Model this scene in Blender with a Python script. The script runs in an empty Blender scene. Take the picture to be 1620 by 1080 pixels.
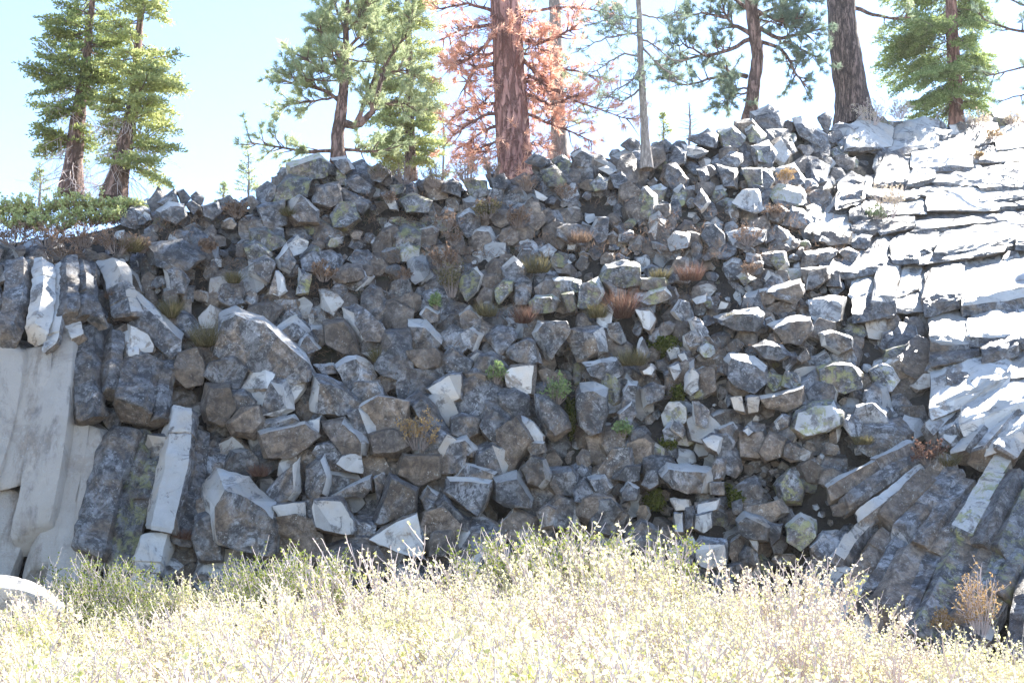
import bpy, bmesh, math, random
import numpy as np
from mathutils import Vector, noise
R = math.radians
rng = np.random.default_rng(7)
random.seed(7)
scene = bpy.context.scene
C = scene.collection

# ---------------------------------------------------------------- camera, sky, sun, exposure
F_PX, CX, CY = 2000.0, 810.0, 540.0          # focal length in pixels of the 1620 x 1080 photograph
CAM = Vector((0.0, -20.0, 1.7)); PITCH = R(10)
cam_d = bpy.data.cameras.new('camera'); cam = bpy.data.objects.new('camera', cam_d); C.objects.link(cam)
cam.location = CAM; cam.rotation_euler = (R(90) + PITCH, 0, 0)
cam_d.sensor_width = 36; cam_d.lens = 36 * F_PX / 1620; cam_d.clip_end = 2000; cam_d.clip_start = .1
scene.camera = cam
SUN_AZ, SUN_EL = R(42), R(42)                # clockwise from the view direction; behind the cliff, to the right
world = bpy.data.worlds.new('World'); scene.world = world; world.use_nodes = True
wn = world.node_tree; bg = wn.nodes['Background']
sky = wn.nodes.new('ShaderNodeTexSky'); sky.sky_type = 'NISHITA'; sky.sun_disc = False
sky.sun_elevation = SUN_EL; sky.sun_rotation = SUN_AZ; sky.altitude = 2300
sky.air_density = 1.0; sky.dust_density = 0.5; sky.ozone_density = 1.6
wn.links.new(sky.outputs[0], bg.inputs[0]); bg.inputs[1].default_value = 0.125
sun_d = bpy.data.lights.new('sun', 'SUN'); sun_d.energy = 5.0; sun_d.angle = R(.5); sun_d.color = (1, .95, .87)
sun = bpy.data.objects.new('sun', sun_d); C.objects.link(sun); sun.location = (30, 40, 50)
svec = Vector((math.cos(SUN_EL) * math.sin(SUN_AZ), math.cos(SUN_EL) * math.cos(SUN_AZ), math.sin(SUN_EL)))
sun.rotation_euler = svec.to_track_quat('Z', 'Y').to_euler()
vs = scene.view_settings; vs.view_transform = 'Standard'; vs.look = 'None'; vs.gamma = 1; vs.exposure = 2.1

# ---------------------------------------------------------------- helpers
def at(u, v, Y):
    """world point seen at photo pixel (u, v) at the world depth y = Y"""
    a, b = (u - CX) / F_PX, (CY - v) / F_PX
    d = Vector((a, math.cos(PITCH) - b * math.sin(PITCH), math.sin(PITCH) + b * math.cos(PITCH)))
    return CAM + d * ((Y - CAM.y) / d.y)
def pxm(Y): return F_PX / (Y - CAM.y)          # pixels per metre at that depth

GU = [-600, -300, 0, 300, 600, 900, 1200, 1400, 1620, 1900, 2300]
GV = [1300, 1000, 900, 700, 550, 400, 300, 200]
GY = np.array([
 [-.8, -.3, 0, .5, .8, 1.8, 3.2, 4.6],
 [-.8, -.3, 0, .5, .8, 1.8, 3.2, 4.6],
 [-.8, -.3, 0, .5, .8, 1.8, 3.2, 4.6],
 [-.8, -.3, 0, .9, 1.8, 3.0, 4.2, 5.6],
 [-.6, .0, .3, 1.2, 2.4, 3.8, 5.0, 6.4],
 [-.5, .2, .5, 1.4, 2.5, 4.0, 5.4, 7.0],
 [-.6, .2, .5, 1.5, 2.6, 4.3, 6.1, 8.4],
 [-2., -.7, .2, 1.7, 3.2, 6.0, 9.0, 13.0],
 [-3., -1.5, -.5, 1.0, 3.0, 7.2, 11.0, 16.0],
 [-4., -2.5, -1.2, .6, 3.2, 8.5, 13., 19.0],
 [-4., -2.5, -1.2, .6, 3.2, 8.5, 13., 19.0]])
def Ys(u, v):
    u = min(max(u, GU[0]), GU[-1]); v = min(max(v, GV[-1]), GV[0])
    i = max(k for k in range(len(GU) - 1) if GU[k] <= u)
    j = max(k for k in range(len(GV) - 1) if GV[k] >= v)
    a = (u - GU[i]) / (GU[i + 1] - GU[i]); b = (v - GV[j]) / (GV[j + 1] - GV[j])
    g = GY
    return float((1-a)*(1-b)*g[i, j] + a*(1-b)*g[i+1, j] + (1-a)*b*g[i, j+1] + a*b*g[i+1, j+1])
RIDGE = [(-600, 350), (0, 372), (120, 360), (180, 345), (250, 315), (330, 325), (400, 315), (450, 265), (530, 250), (600, 268), (700, 290), (800, 284),
         (860, 252), (940, 244), (1000, 228), (1080, 226), (1140, 198), (1200, 184), (1300, 192), (1420, 190), (1520, 190), (1700, 184), (2300, 170)]
def ridge(u): return float(np.interp(u, [p[0] for p in RIDGE], [p[1] for p in RIDGE]))

def tag(o, label=None, cat=None, group=None, kind=None):
    if label: o['label'] = label
    if cat: o['category'] = cat
    if group: o['group'] = group
    if kind: o['kind'] = kind
    return o
def empty(name, loc, rz=0, s=1):
    o = bpy.data.objects.new(name, None); C.objects.link(o); o.location = loc; o.rotation_euler.z = rz; o.scale = (s, s, s)
    o.empty_display_size = .2
    return o

class MB:
    """collects tubes and leaf faces, then links them as one mesh object"""
    def __init__(s): s.v = []; s.f = []; s.n = 0; s.a = []
    def add(s, v, f, attr=0.0):
        v = np.asarray(v, float).reshape(-1, 3); s.v.append(v)
        f = np.asarray(f, int) + s.n; s.f += f.tolist(); s.n += len(v)
        s.a.append(np.broadcast_to(np.asarray(attr, float), (len(v),)))
    def tube(s, path, rad, n=6, attr=0.0):
        P = np.asarray([tuple(p) for p in path], float); m = len(P)
        rad = np.broadcast_to(np.asarray(rad, float), (m,))
        T = np.gradient(P, axis=0); T /= np.linalg.norm(T, axis=1)[:, None] + 1e-9
        up = np.array([0.31, .77, .12]) if abs(T[0, 2]) > .7 else np.array([0., .1, 1.])
        A = np.cross(T, up); A /= np.linalg.norm(A, axis=1)[:, None] + 1e-9
        B = np.cross(T, A)
        th = np.linspace(0, 2 * math.pi, n, endpoint=False)
        V = P[:, None] + rad[:, None, None] * (np.cos(th)[None, :, None] * A[:, None] + np.sin(th)[None, :, None] * B[:, None])
        F = []
        for i in range(m - 1):
            for k in range(n):
                k2 = (k + 1) % n
                F.append((i*n + k, i*n + k2, (i+1)*n + k2, (i+1)*n + k))
        s.add(V.reshape(-1, 3), F, attr)
    def blades(s, base, d, length, width, attr=None):
        """narrow triangles: needles or grass, vectorised"""
        base = np.asarray(base); d = np.asarray(d); N = len(base)
        d = d / (np.linalg.norm(d, axis=1)[:, None] + 1e-9)
        side = np.cross(d, rng.normal(size=(N, 3))); side /= np.linalg.norm(side, axis=1)[:, None] + 1e-9
        L = np.broadcast_to(length, (N,))[:, None]; W = np.broadcast_to(width, (N,))[:, None]
        V = np.stack([base - side * W, base + side * W, base + d * L], 1).reshape(-1, 3)
        s.add(V, np.arange(3 * N).reshape(-1, 3), np.repeat(rng.random(N) if attr is None else np.broadcast_to(attr, (N,)), 3))
    def leaves(s, base, d, length, width, flat=0.0, attr=None):
        """rhombus leaves"""
        base = np.asarray(base); d = np.asarray(d); N = len(base)
        d = d / (np.linalg.norm(d, axis=1)[:, None] + 1e-9)
        nr = rng.normal(size=(N, 3)) * (1 - flat) + np.array([0, 0, 1.]) * flat * 2
        side = np.cross(d, nr); side /= np.linalg.norm(side, axis=1)[:, None] + 1e-9
        L = np.broadcast_to(length, (N,))[:, None]; W = np.broadcast_to(width, (N,))[:, None]
        m = base + d * L * .5
        V = np.stack([base, m + side * W, base + d * L, m - side * W], 1).reshape(-1, 3)
        s.add(V, np.arange(4 * N).reshape(-1, 4), np.repeat(rng.random(N) if attr is None else np.broadcast_to(attr, (N,)), 4))
    def build(s, name, mat, parent=None, origin=(0, 0, 0), smooth=False):
        V = np.concatenate(s.v) - np.asarray(origin)
        me = bpy.data.meshes.new(name); me.from_pydata(V.tolist(), [], s.f)
        at_ = me.attributes.new('var', 'FLOAT', 'POINT'); at_.data.foreach_set('value', np.concatenate(s.a).astype(np.float32))
        if smooth: me.polygons.foreach_set('use_smooth', [True] * len(me.polygons))
        me.materials.append(mat); o = bpy.data.objects.new(name, me); C.objects.link(o)
        if parent: o.parent = parent
        else: o.location = origin
        return o

# ---------------------------------------------------------------- materials
class NT:
    def __init__(s, name):
        s.m = bpy.data.materials.new(name); s.m.use_nodes = True; s.t = s.m.node_tree; s.t.nodes.clear()
        s.out = s.n('ShaderNodeOutputMaterial')
    def n(s, t, **k):
        x = s.t.nodes.new(t)
        for a, b in k.items(): setattr(x, a, b)
        return x
    def l(s, a, b): s.t.links.new(a, b)
    def set(s, sock, val):
        if hasattr(val, 'is_output') or isinstance(val, bpy.types.NodeSocket): s.l(val, sock)
        else: sock.default_value = val
    def math(s, op, a, b=0.0, c=None, clamp=False):
        x = s.n('ShaderNodeMath', operation=op, use_clamp=clamp); s.set(x.inputs[0], a); s.set(x.inputs[1], b)
        if c is not None: s.set(x.inputs[2], c)
        return x.outputs[0]
    def mix(s, f, a, b, mode='MIX'):
        x = s.n('ShaderNodeMix', data_type='RGBA', blend_type=mode); s.set(x.inputs[0], f)
        for i, c in ((6, a), (7, b)):
            s.set(x.inputs[i], c if not isinstance(c, tuple) else (*c, 1) if len(c) == 3 else c)
        return x.outputs[2]
    def noise(s, scale, detail=4, rough=.6, vec=None, dist=0):
        x = s.n('ShaderNodeTexNoise'); x.inputs['Scale'].default_value = scale; x.inputs['Detail'].default_value = detail
        x.inputs['Roughness'].default_value = rough; x.inputs['Distortion'].default_value = dist
        if vec is not None: s.l(vec, x.inputs['Vector'])
        return x.outputs[0]
    def ramp(s, f, a, b):
        x = s.n('ShaderNodeMapRange'); x.clamp = True; s.set(x.inputs[0], f); x.inputs[1].default_value = a; x.inputs[2].default_value = b
        return x.outputs[0]
    def attr(s, name): return s.n('ShaderNodeAttribute', attribute_name=name).outputs['Fac']
    def pos(s): return s.n('ShaderNodeNewGeometry').outputs['Position']

def rock_material():
    t = NT('basalt'); p = t.pos()
    tone, fresh, lich, brown = t.attr('tone'), t.attr('fresh'), t.attr('lich'), t.attr('brown')
    n1 = t.noise(1.5, 6, .68, p, .5); n2 = t.noise(6, 7, .74, p, .5); n3 = t.noise(30, 5, .75, p)
    crust = t.mix(t.ramp(n2, .44, .56), (.036, .036, .039), (.175, .178, .188))  # bluish basalt grey, with some blue skylight put into the colour
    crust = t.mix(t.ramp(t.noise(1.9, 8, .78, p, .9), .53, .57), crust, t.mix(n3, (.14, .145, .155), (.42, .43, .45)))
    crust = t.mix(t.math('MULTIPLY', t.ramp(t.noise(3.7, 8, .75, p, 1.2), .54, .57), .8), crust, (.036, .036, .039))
    bm = t.math('ADD', t.ramp(t.noise(1.7, 6, .7, p, .8), .47, .62), brown, clamp=True)
    crust = t.mix(t.math('MULTIPLY', bm, .85), crust, t.mix(t.ramp(n2, .35, .65), (.07, .046, .030), (.28, .205, .135)))
    crust = t.mix(.75, crust, t.mix(t.ramp(t.noise(10, 7, .78, p, .6), .38, .62), (.5, .48, .47), (1.42, 1.42, 1.42)), 'MULTIPLY')
    # pale freshly broken faces, plus sky-lit tops painted pale; ragged dark crust on them
    tan_ = t.ramp(t.noise(.9, 4, .6, p, .4), .50, .62)
    patch = t.math('MULTIPLY', t.ramp(t.noise(2.3, 7, .72, p, .8), .54, .60), .8)
    patch = t.math('MULTIPLY', patch, t.math('SUBTRACT', 2.32, fresh, clamp=True))
    mp = t.n('ShaderNodeMapping'); mp.inputs['Scale'].default_value = (1, 1, .16); mp.inputs['Rotation'].default_value = (0, R(-14), 0); t.l(p, mp.inputs[0])
    streak = t.math('MULTIPLY', t.ramp(t.noise(3.2, 6, .7, mp.outputs[0], .4), .50, .62), .55)
    patch = t.math('MAXIMUM', patch, t.math('MULTIPLY', streak, t.math('SUBTRACT', fresh, 1.0, clamp=True)))
    fm = t.math('MULTIPLY', t.math('MINIMUM', fresh, 1.0), t.math('SUBTRACT', 1.0, patch))
    tan_ = t.math('MAXIMUM', tan_, t.math('MULTIPLY', t.math('SUBTRACT', fresh, 1.0, clamp=True), .75))
    pale = t.mix(t.noise(4, 4, .6, p), (.30, .29, .275), (.52, .51, .495))
    pale = t.mix(t.math('MULTIPLY', tan_, .6), pale, (.46, .375, .285))
    col = t.mix(fm, crust, pale)
    # white specks and yellow-green lichen with shapes of their own
    sp = t.math('MULTIPLY', t.ramp(t.noise(24, 4, .7, p, .3), .60, .64), t.ramp(t.noise(2.4, 3, .6, p), .44, .54))
    col = t.mix(t.math('MULTIPLY', sp, .75), col, (.46, .46, .43))
    lm = t.math('MULTIPLY', t.ramp(t.noise(5.5, 6, .75, p, .4), .50, .60), lich)
    col = t.mix(t.math('MULTIPLY', lm, .8), col, t.mix(n3, (.16, .16, .06), (.36, .35, .13)))
    tm = t.n('ShaderNodeVectorMath', operation='SCALE'); t.l(col, tm.inputs[0]); t.l(tone, tm.inputs['Scale'])
    bs = t.n('ShaderNodeBsdfPrincipled'); t.l(tm.outputs[0], bs.inputs['Base Color']); bs.inputs['Roughness'].default_value = .5
    bs.inputs['Specular IOR Level'].default_value = .6
    h = t.math('ADD', t.math('MULTIPLY', n2, .7), t.math('MULTIPLY', n3, .35))
    bu = t.n('ShaderNodeBump'); bu.inputs['Strength'].default_value = .9; bu.inputs['Distance'].default_value = .07
    t.l(h, bu.inputs['Height']); t.l(bu.outputs[0], bs.inputs['Normal'])
    t.l(bs.outputs[0], t.out.inputs[0]); return t.m
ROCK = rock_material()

def crevice_material():
    t = NT('crevice_shade'); p = t.pos()  # near-black browns: shade of the gaps between blocks put into the colour
    n = t.noise(2.2, 6, .7, p); n2 = t.noise(14, 5, .7, p)
    c = t.mix(t.ramp(n, .4, .65), (.018, .013, .009), (.045, .034, .025))
    c = t.mix(t.ramp(t.noise(1.3, 4, .6, p), .55, .68), c, (.032, .033, .012))
    c = t.mix(t.ramp(n2, .55, .75), c, (.08, .07, .06))
    bs = t.n('ShaderNodeBsdfPrincipled'); t.l(c, bs.inputs['Base Color']); bs.inputs['Roughness'].default_value = .95
    bu = t.n('ShaderNodeBump'); bu.inputs['Strength'].default_value = .8; bu.inputs['Distance'].default_value = .08
    t.l(n2, bu.inputs['Height']); t.l(bu.outputs[0], bs.inputs['Normal']); t.l(bs.outputs[0], t.out.inputs[0]); return t.m
CREV = crevice_material()

def leaf_material(name, a, b, trans=.45, third=None):
    t = NT(name); v = t.attr('var')
    c = t.mix(v, a, b)
    if third: c = t.mix(t.ramp(t.noise(1.6, 3, .6, t.pos()), .5, .62), c, third)
    d = t.n('ShaderNodeBsdfDiffuse'); tr = t.n('ShaderNodeBsdfTranslucent'); mx = t.n('ShaderNodeMixShader')
    t.l(c, d.inputs[0]); t.l(c, tr.inputs[0]); mx.inputs[0].default_value = trans
    t.l(d.outputs[0], mx.inputs[1]); t.l(tr.outputs[0], mx.inputs[2]); t.l(mx.outputs[0], t.out.inputs[0]); return t.m
def bark_material(name, dark, light, vs_=6, stretch=.22, bump=.9):
    t = NT(name); tc = t.pos()
    mp = t.n('ShaderNodeMapping'); mp.inputs['Scale'].default_value = (1, 1, stretch); t.l(tc, mp.inputs[0])
    vo = t.n('ShaderNodeTexVoronoi', feature='DISTANCE_TO_EDGE'); vo.inputs['Scale'].default_value = vs_; 
    nz = t.noise(vs_ * 1.2, 5, .7, mp.outputs[0])
    ad = t.n('ShaderNodeVectorMath', operation='ADD'); sc = t.n('ShaderNodeVectorMath', operation='SCALE'); 
    cx = t.n('ShaderNodeCombineXYZ'); t.l(nz, cx.inputs[0]); t.l(nz, cx.inputs[1]); t.l(nz, cx.inputs[2]); t.l(cx.outputs[0], sc.inputs[0]); sc.inputs['Scale'].default_value = .5
    t.l(mp.outputs[0], ad.inputs[0]); t.l(sc.outputs[0], ad.inputs[1]); t.l(ad.outputs[0], vo.inputs['Vector'])
    e = t.ramp(vo.outputs['Distance'], 0, .16)
    c = t.mix(t.math('MULTIPLY', e, t.ramp(t.noise(vs_ * 3, 4, .6, mp.outputs[0]), .25, .7)), dark, light)
    bs = t.n('ShaderNodeBsdfPrincipled'); t.l(c, bs.inputs['Base Color']); bs.inputs['Roughness'].default_value = .9
    bu = t.n('ShaderNodeBump'); bu.inputs['Strength'].default_value = bump; bu.inputs['Distance'].default_value = .06
    t.l(t.math('ADD', e, t.math('MULTIPLY', nz, .4)), bu.inputs['Height']); t.l(bu.outputs[0], bs.inputs['Normal']); t.l(bs.outputs[0], t.out.inputs[0]); return t.m
def soil_material(name, a, b, c_):
    t = NT(name); p = t.pos()
    c = t.mix(t.ramp(t.noise(1.1, 6, .65, p), .4, .65), a, b); c = t.mix(t.ramp(t.noise(9, 5, .7, p), .55, .7), c, c_)
    bs = t.n('ShaderNodeBsdfPrincipled'); t.l(c, bs.inputs['Base Color']); bs.inputs['Roughness'].default_value = .95
    bu = t.n('ShaderNodeBump'); bu.inputs['Strength'].default_value = .6; t.l(t.noise(12, 5, .7, p), bu.inputs['Height']); t.l(bu.outputs[0], bs.inputs['Normal'])
    t.l(bs.outputs[0], t.out.inputs[0]); return t.m
M = dict(
 soil=soil_material('dry_soil', (.16, .12, .085), (.28, .23, .17), (.40, .36, .27)),
 top=soil_material('duff', (.10, .075, .05), (.17, .13, .09), (.22, .18, .13)),
 fir=leaf_material('fir_needles', (.16, .22, .08), (.46, .50, .20), .45),
 fir_bright=leaf_material('bright_fir_needles', (.26, .31, .11), (.58, .60, .27), .5),  # paler, yellower needle green
 fir_mix=leaf_material('boughs_of_fir', (.16, .24, .08), (.50, .56, .24), .5),
 pine=leaf_material('pine_needles', (.26, .33, .17), (.60, .64, .40), .45),
 pine_blue=leaf_material('bluish_pine_needles', (.13, .20, .16), (.42, .48, .33), .4),
 dead=leaf_material('dead_needles', (.70, .38, .26), (.88, .62, .50), .6),
 willow=leaf_material('willow_leaves', (.68, .61, .35), (.90, .86, .68), .5, (.56, .58, .20)),
 willow_lime=leaf_material('lime_willow_leaves', (.54, .53, .24), (.82, .79, .52), .5),
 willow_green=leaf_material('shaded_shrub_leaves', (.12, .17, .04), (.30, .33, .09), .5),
 manz=leaf_material('manzanita_leaves', (.38, .44, .15), (.68, .70, .38), .4),
 rust=leaf_material('rusty_foliage', (.16, .105, .075), (.28, .20, .145), .4),
 straw=leaf_material('straw_foliage', (.50, .41, .29), (.74, .66, .52), .5),
 red=leaf_material('reddish_grass', (.12, .06, .052), (.22, .14, .10), .4),
 olive=leaf_material('olive_grass', (.09, .09, .04), (.24, .20, .11), .4),
 sprig=leaf_material('sprig_leaves', (.14, .22, .08), (.30, .38, .17), .4),
 orange=leaf_material('tan_sprig_leaves', (.36, .23, .10), (.50, .36, .18), .4),
 moss=leaf_material('moss_fronds', (.05, .07, .012), (.15, .16, .03), .25),
 bark_red=bark_material('red_bark', (.20, .09, .075), (.52, .29, .25), 5),
 bark_brown=bark_material('brown_bark', (.12, .07, .058), (.40, .26, .215), 6),
 bark_plate=bark_material('plated_bark', (.055, .038, .036), (.34, .235, .20), 8, .16, 1),
 bark_grey=bark_material('grey_bark', (.20, .17, .15), (.46, .40, .36), 9, .3, .5),
 twig=bark_material('pale_twigs', (.46, .38, .36), (.70, .61, .59), 20, .3, .1),
 twig_grey=bark_material('grey_twigs', (.17, .14, .13), (.32, .27, .25), 20, .3, .1),
)

# ---------------------------------------------------------------- ground and cliff body
def grid_mesh(name, P, mat):
    n, m = P.shape[:2]; V = P.reshape(-1, 3)
    F = [(i*m + j, (i+1)*m + j, (i+1)*m + j+1, i*m + j+1) for i in range(n-1) for j in range(m-1)]
    me = bpy.data.meshes.new(name); me.from_pydata(V.tolist(), [], F); me.materials.append(mat)
    me.polygons.foreach_set('use_smooth', [True]*len(F))
    o = bpy.data.objects.new(name, me); C.objects.link(o); return o
def gz(x, y):                                  # height of the meadow floor in front of the cliff
    sm = lambda a: max(0, min(1, a))
    return .9 * min(1, max(0, (y + 20) / 18)) - .8 * sm((x - 3) / 2.5) * sm((y + 12) / 5) + .12 * noise.noise((x * .3, y * .3, 0))
xs = np.concatenate([np.linspace(-200, -30, 8), np.linspace(-26, 26, 66), np.linspace(30, 200, 8)])
ysl = np.concatenate([np.linspace(-200, -40, 8), np.linspace(-36, 2, 48)])
P = np.array([[(x, y, gz(x, y)) for y in ysl] for x in xs])
tag(grid_mesh('ground', P, M['soil']), 'dry pale meadow floor under the shrubs', kind='structure')

us = np.arange(-600, 2301, 9.0); tv = np.linspace(0, 1, 100)
P = np.zeros((len(us), len(tv), 3))
for i, u in enumerate(us):
    vr = ridge(u)
    for j, t in enumerate(tv):
        v = 1250 + (vr + 14 - 1250) * t
        Y = Ys(u, v) + .38; q = at(u, v, Y)
        Y += .30 * noise.noise(q * 1.1) + .18 * noise.noise(q * 2.9)
        for (cu, cv, ru, rv, dd) in ((1200, 755, 75, 55, .9), (1050, 775, 35, 45, .5), (825, 805, 55, 35, .7), (1060, 560, 30, 45, .35), (560, 780, 35, 30, .4), (890, 570, 30, 25, .3)):
            k = ((u - cu) / ru) ** 2 + ((v - cv) / rv) ** 2
            if k < 1.6: Y += dd * max(0, 1 - k / 1.6)
        P[i, j] = at(u, v, Y)
cliff = grid_mesh('cliff', P, CREV)
tag(cliff, 'shaded basalt cliff of jointed columns and broken blocks behind the pale shrubs', kind='structure')
back = [0, .4, 1, 2, 4, 8, 16, 40, 120]
P2 = np.zeros((len(us), len(back), 3))
for i in range(len(us)):
    top = P[i, -1]
    for j, b in enumerate(back):
        d = Vector((0, 1, 0)); q = Vector(top) + d * b
        P2[i, j] = (q.x * (1 + b * .02), q.y, q.z + b * .02 + (.06 * noise.noise(q) if j else 0))
tag(grid_mesh('hill', P2, M['top']), 'brown needle littered plateau above the cliff edge', kind='structure')

# ---------------------------------------------------------------- rock blocks
TILE = dict(a=(0, 0), b=(400, 0), c=(800, 0), d=(1080, 0), A=(0, 360), B=(400, 360), C=(800, 360), D=(1080, 360), P=(0, 720), Q=(400, 720), R=(800, 720), S=(1080, 720))
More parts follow.
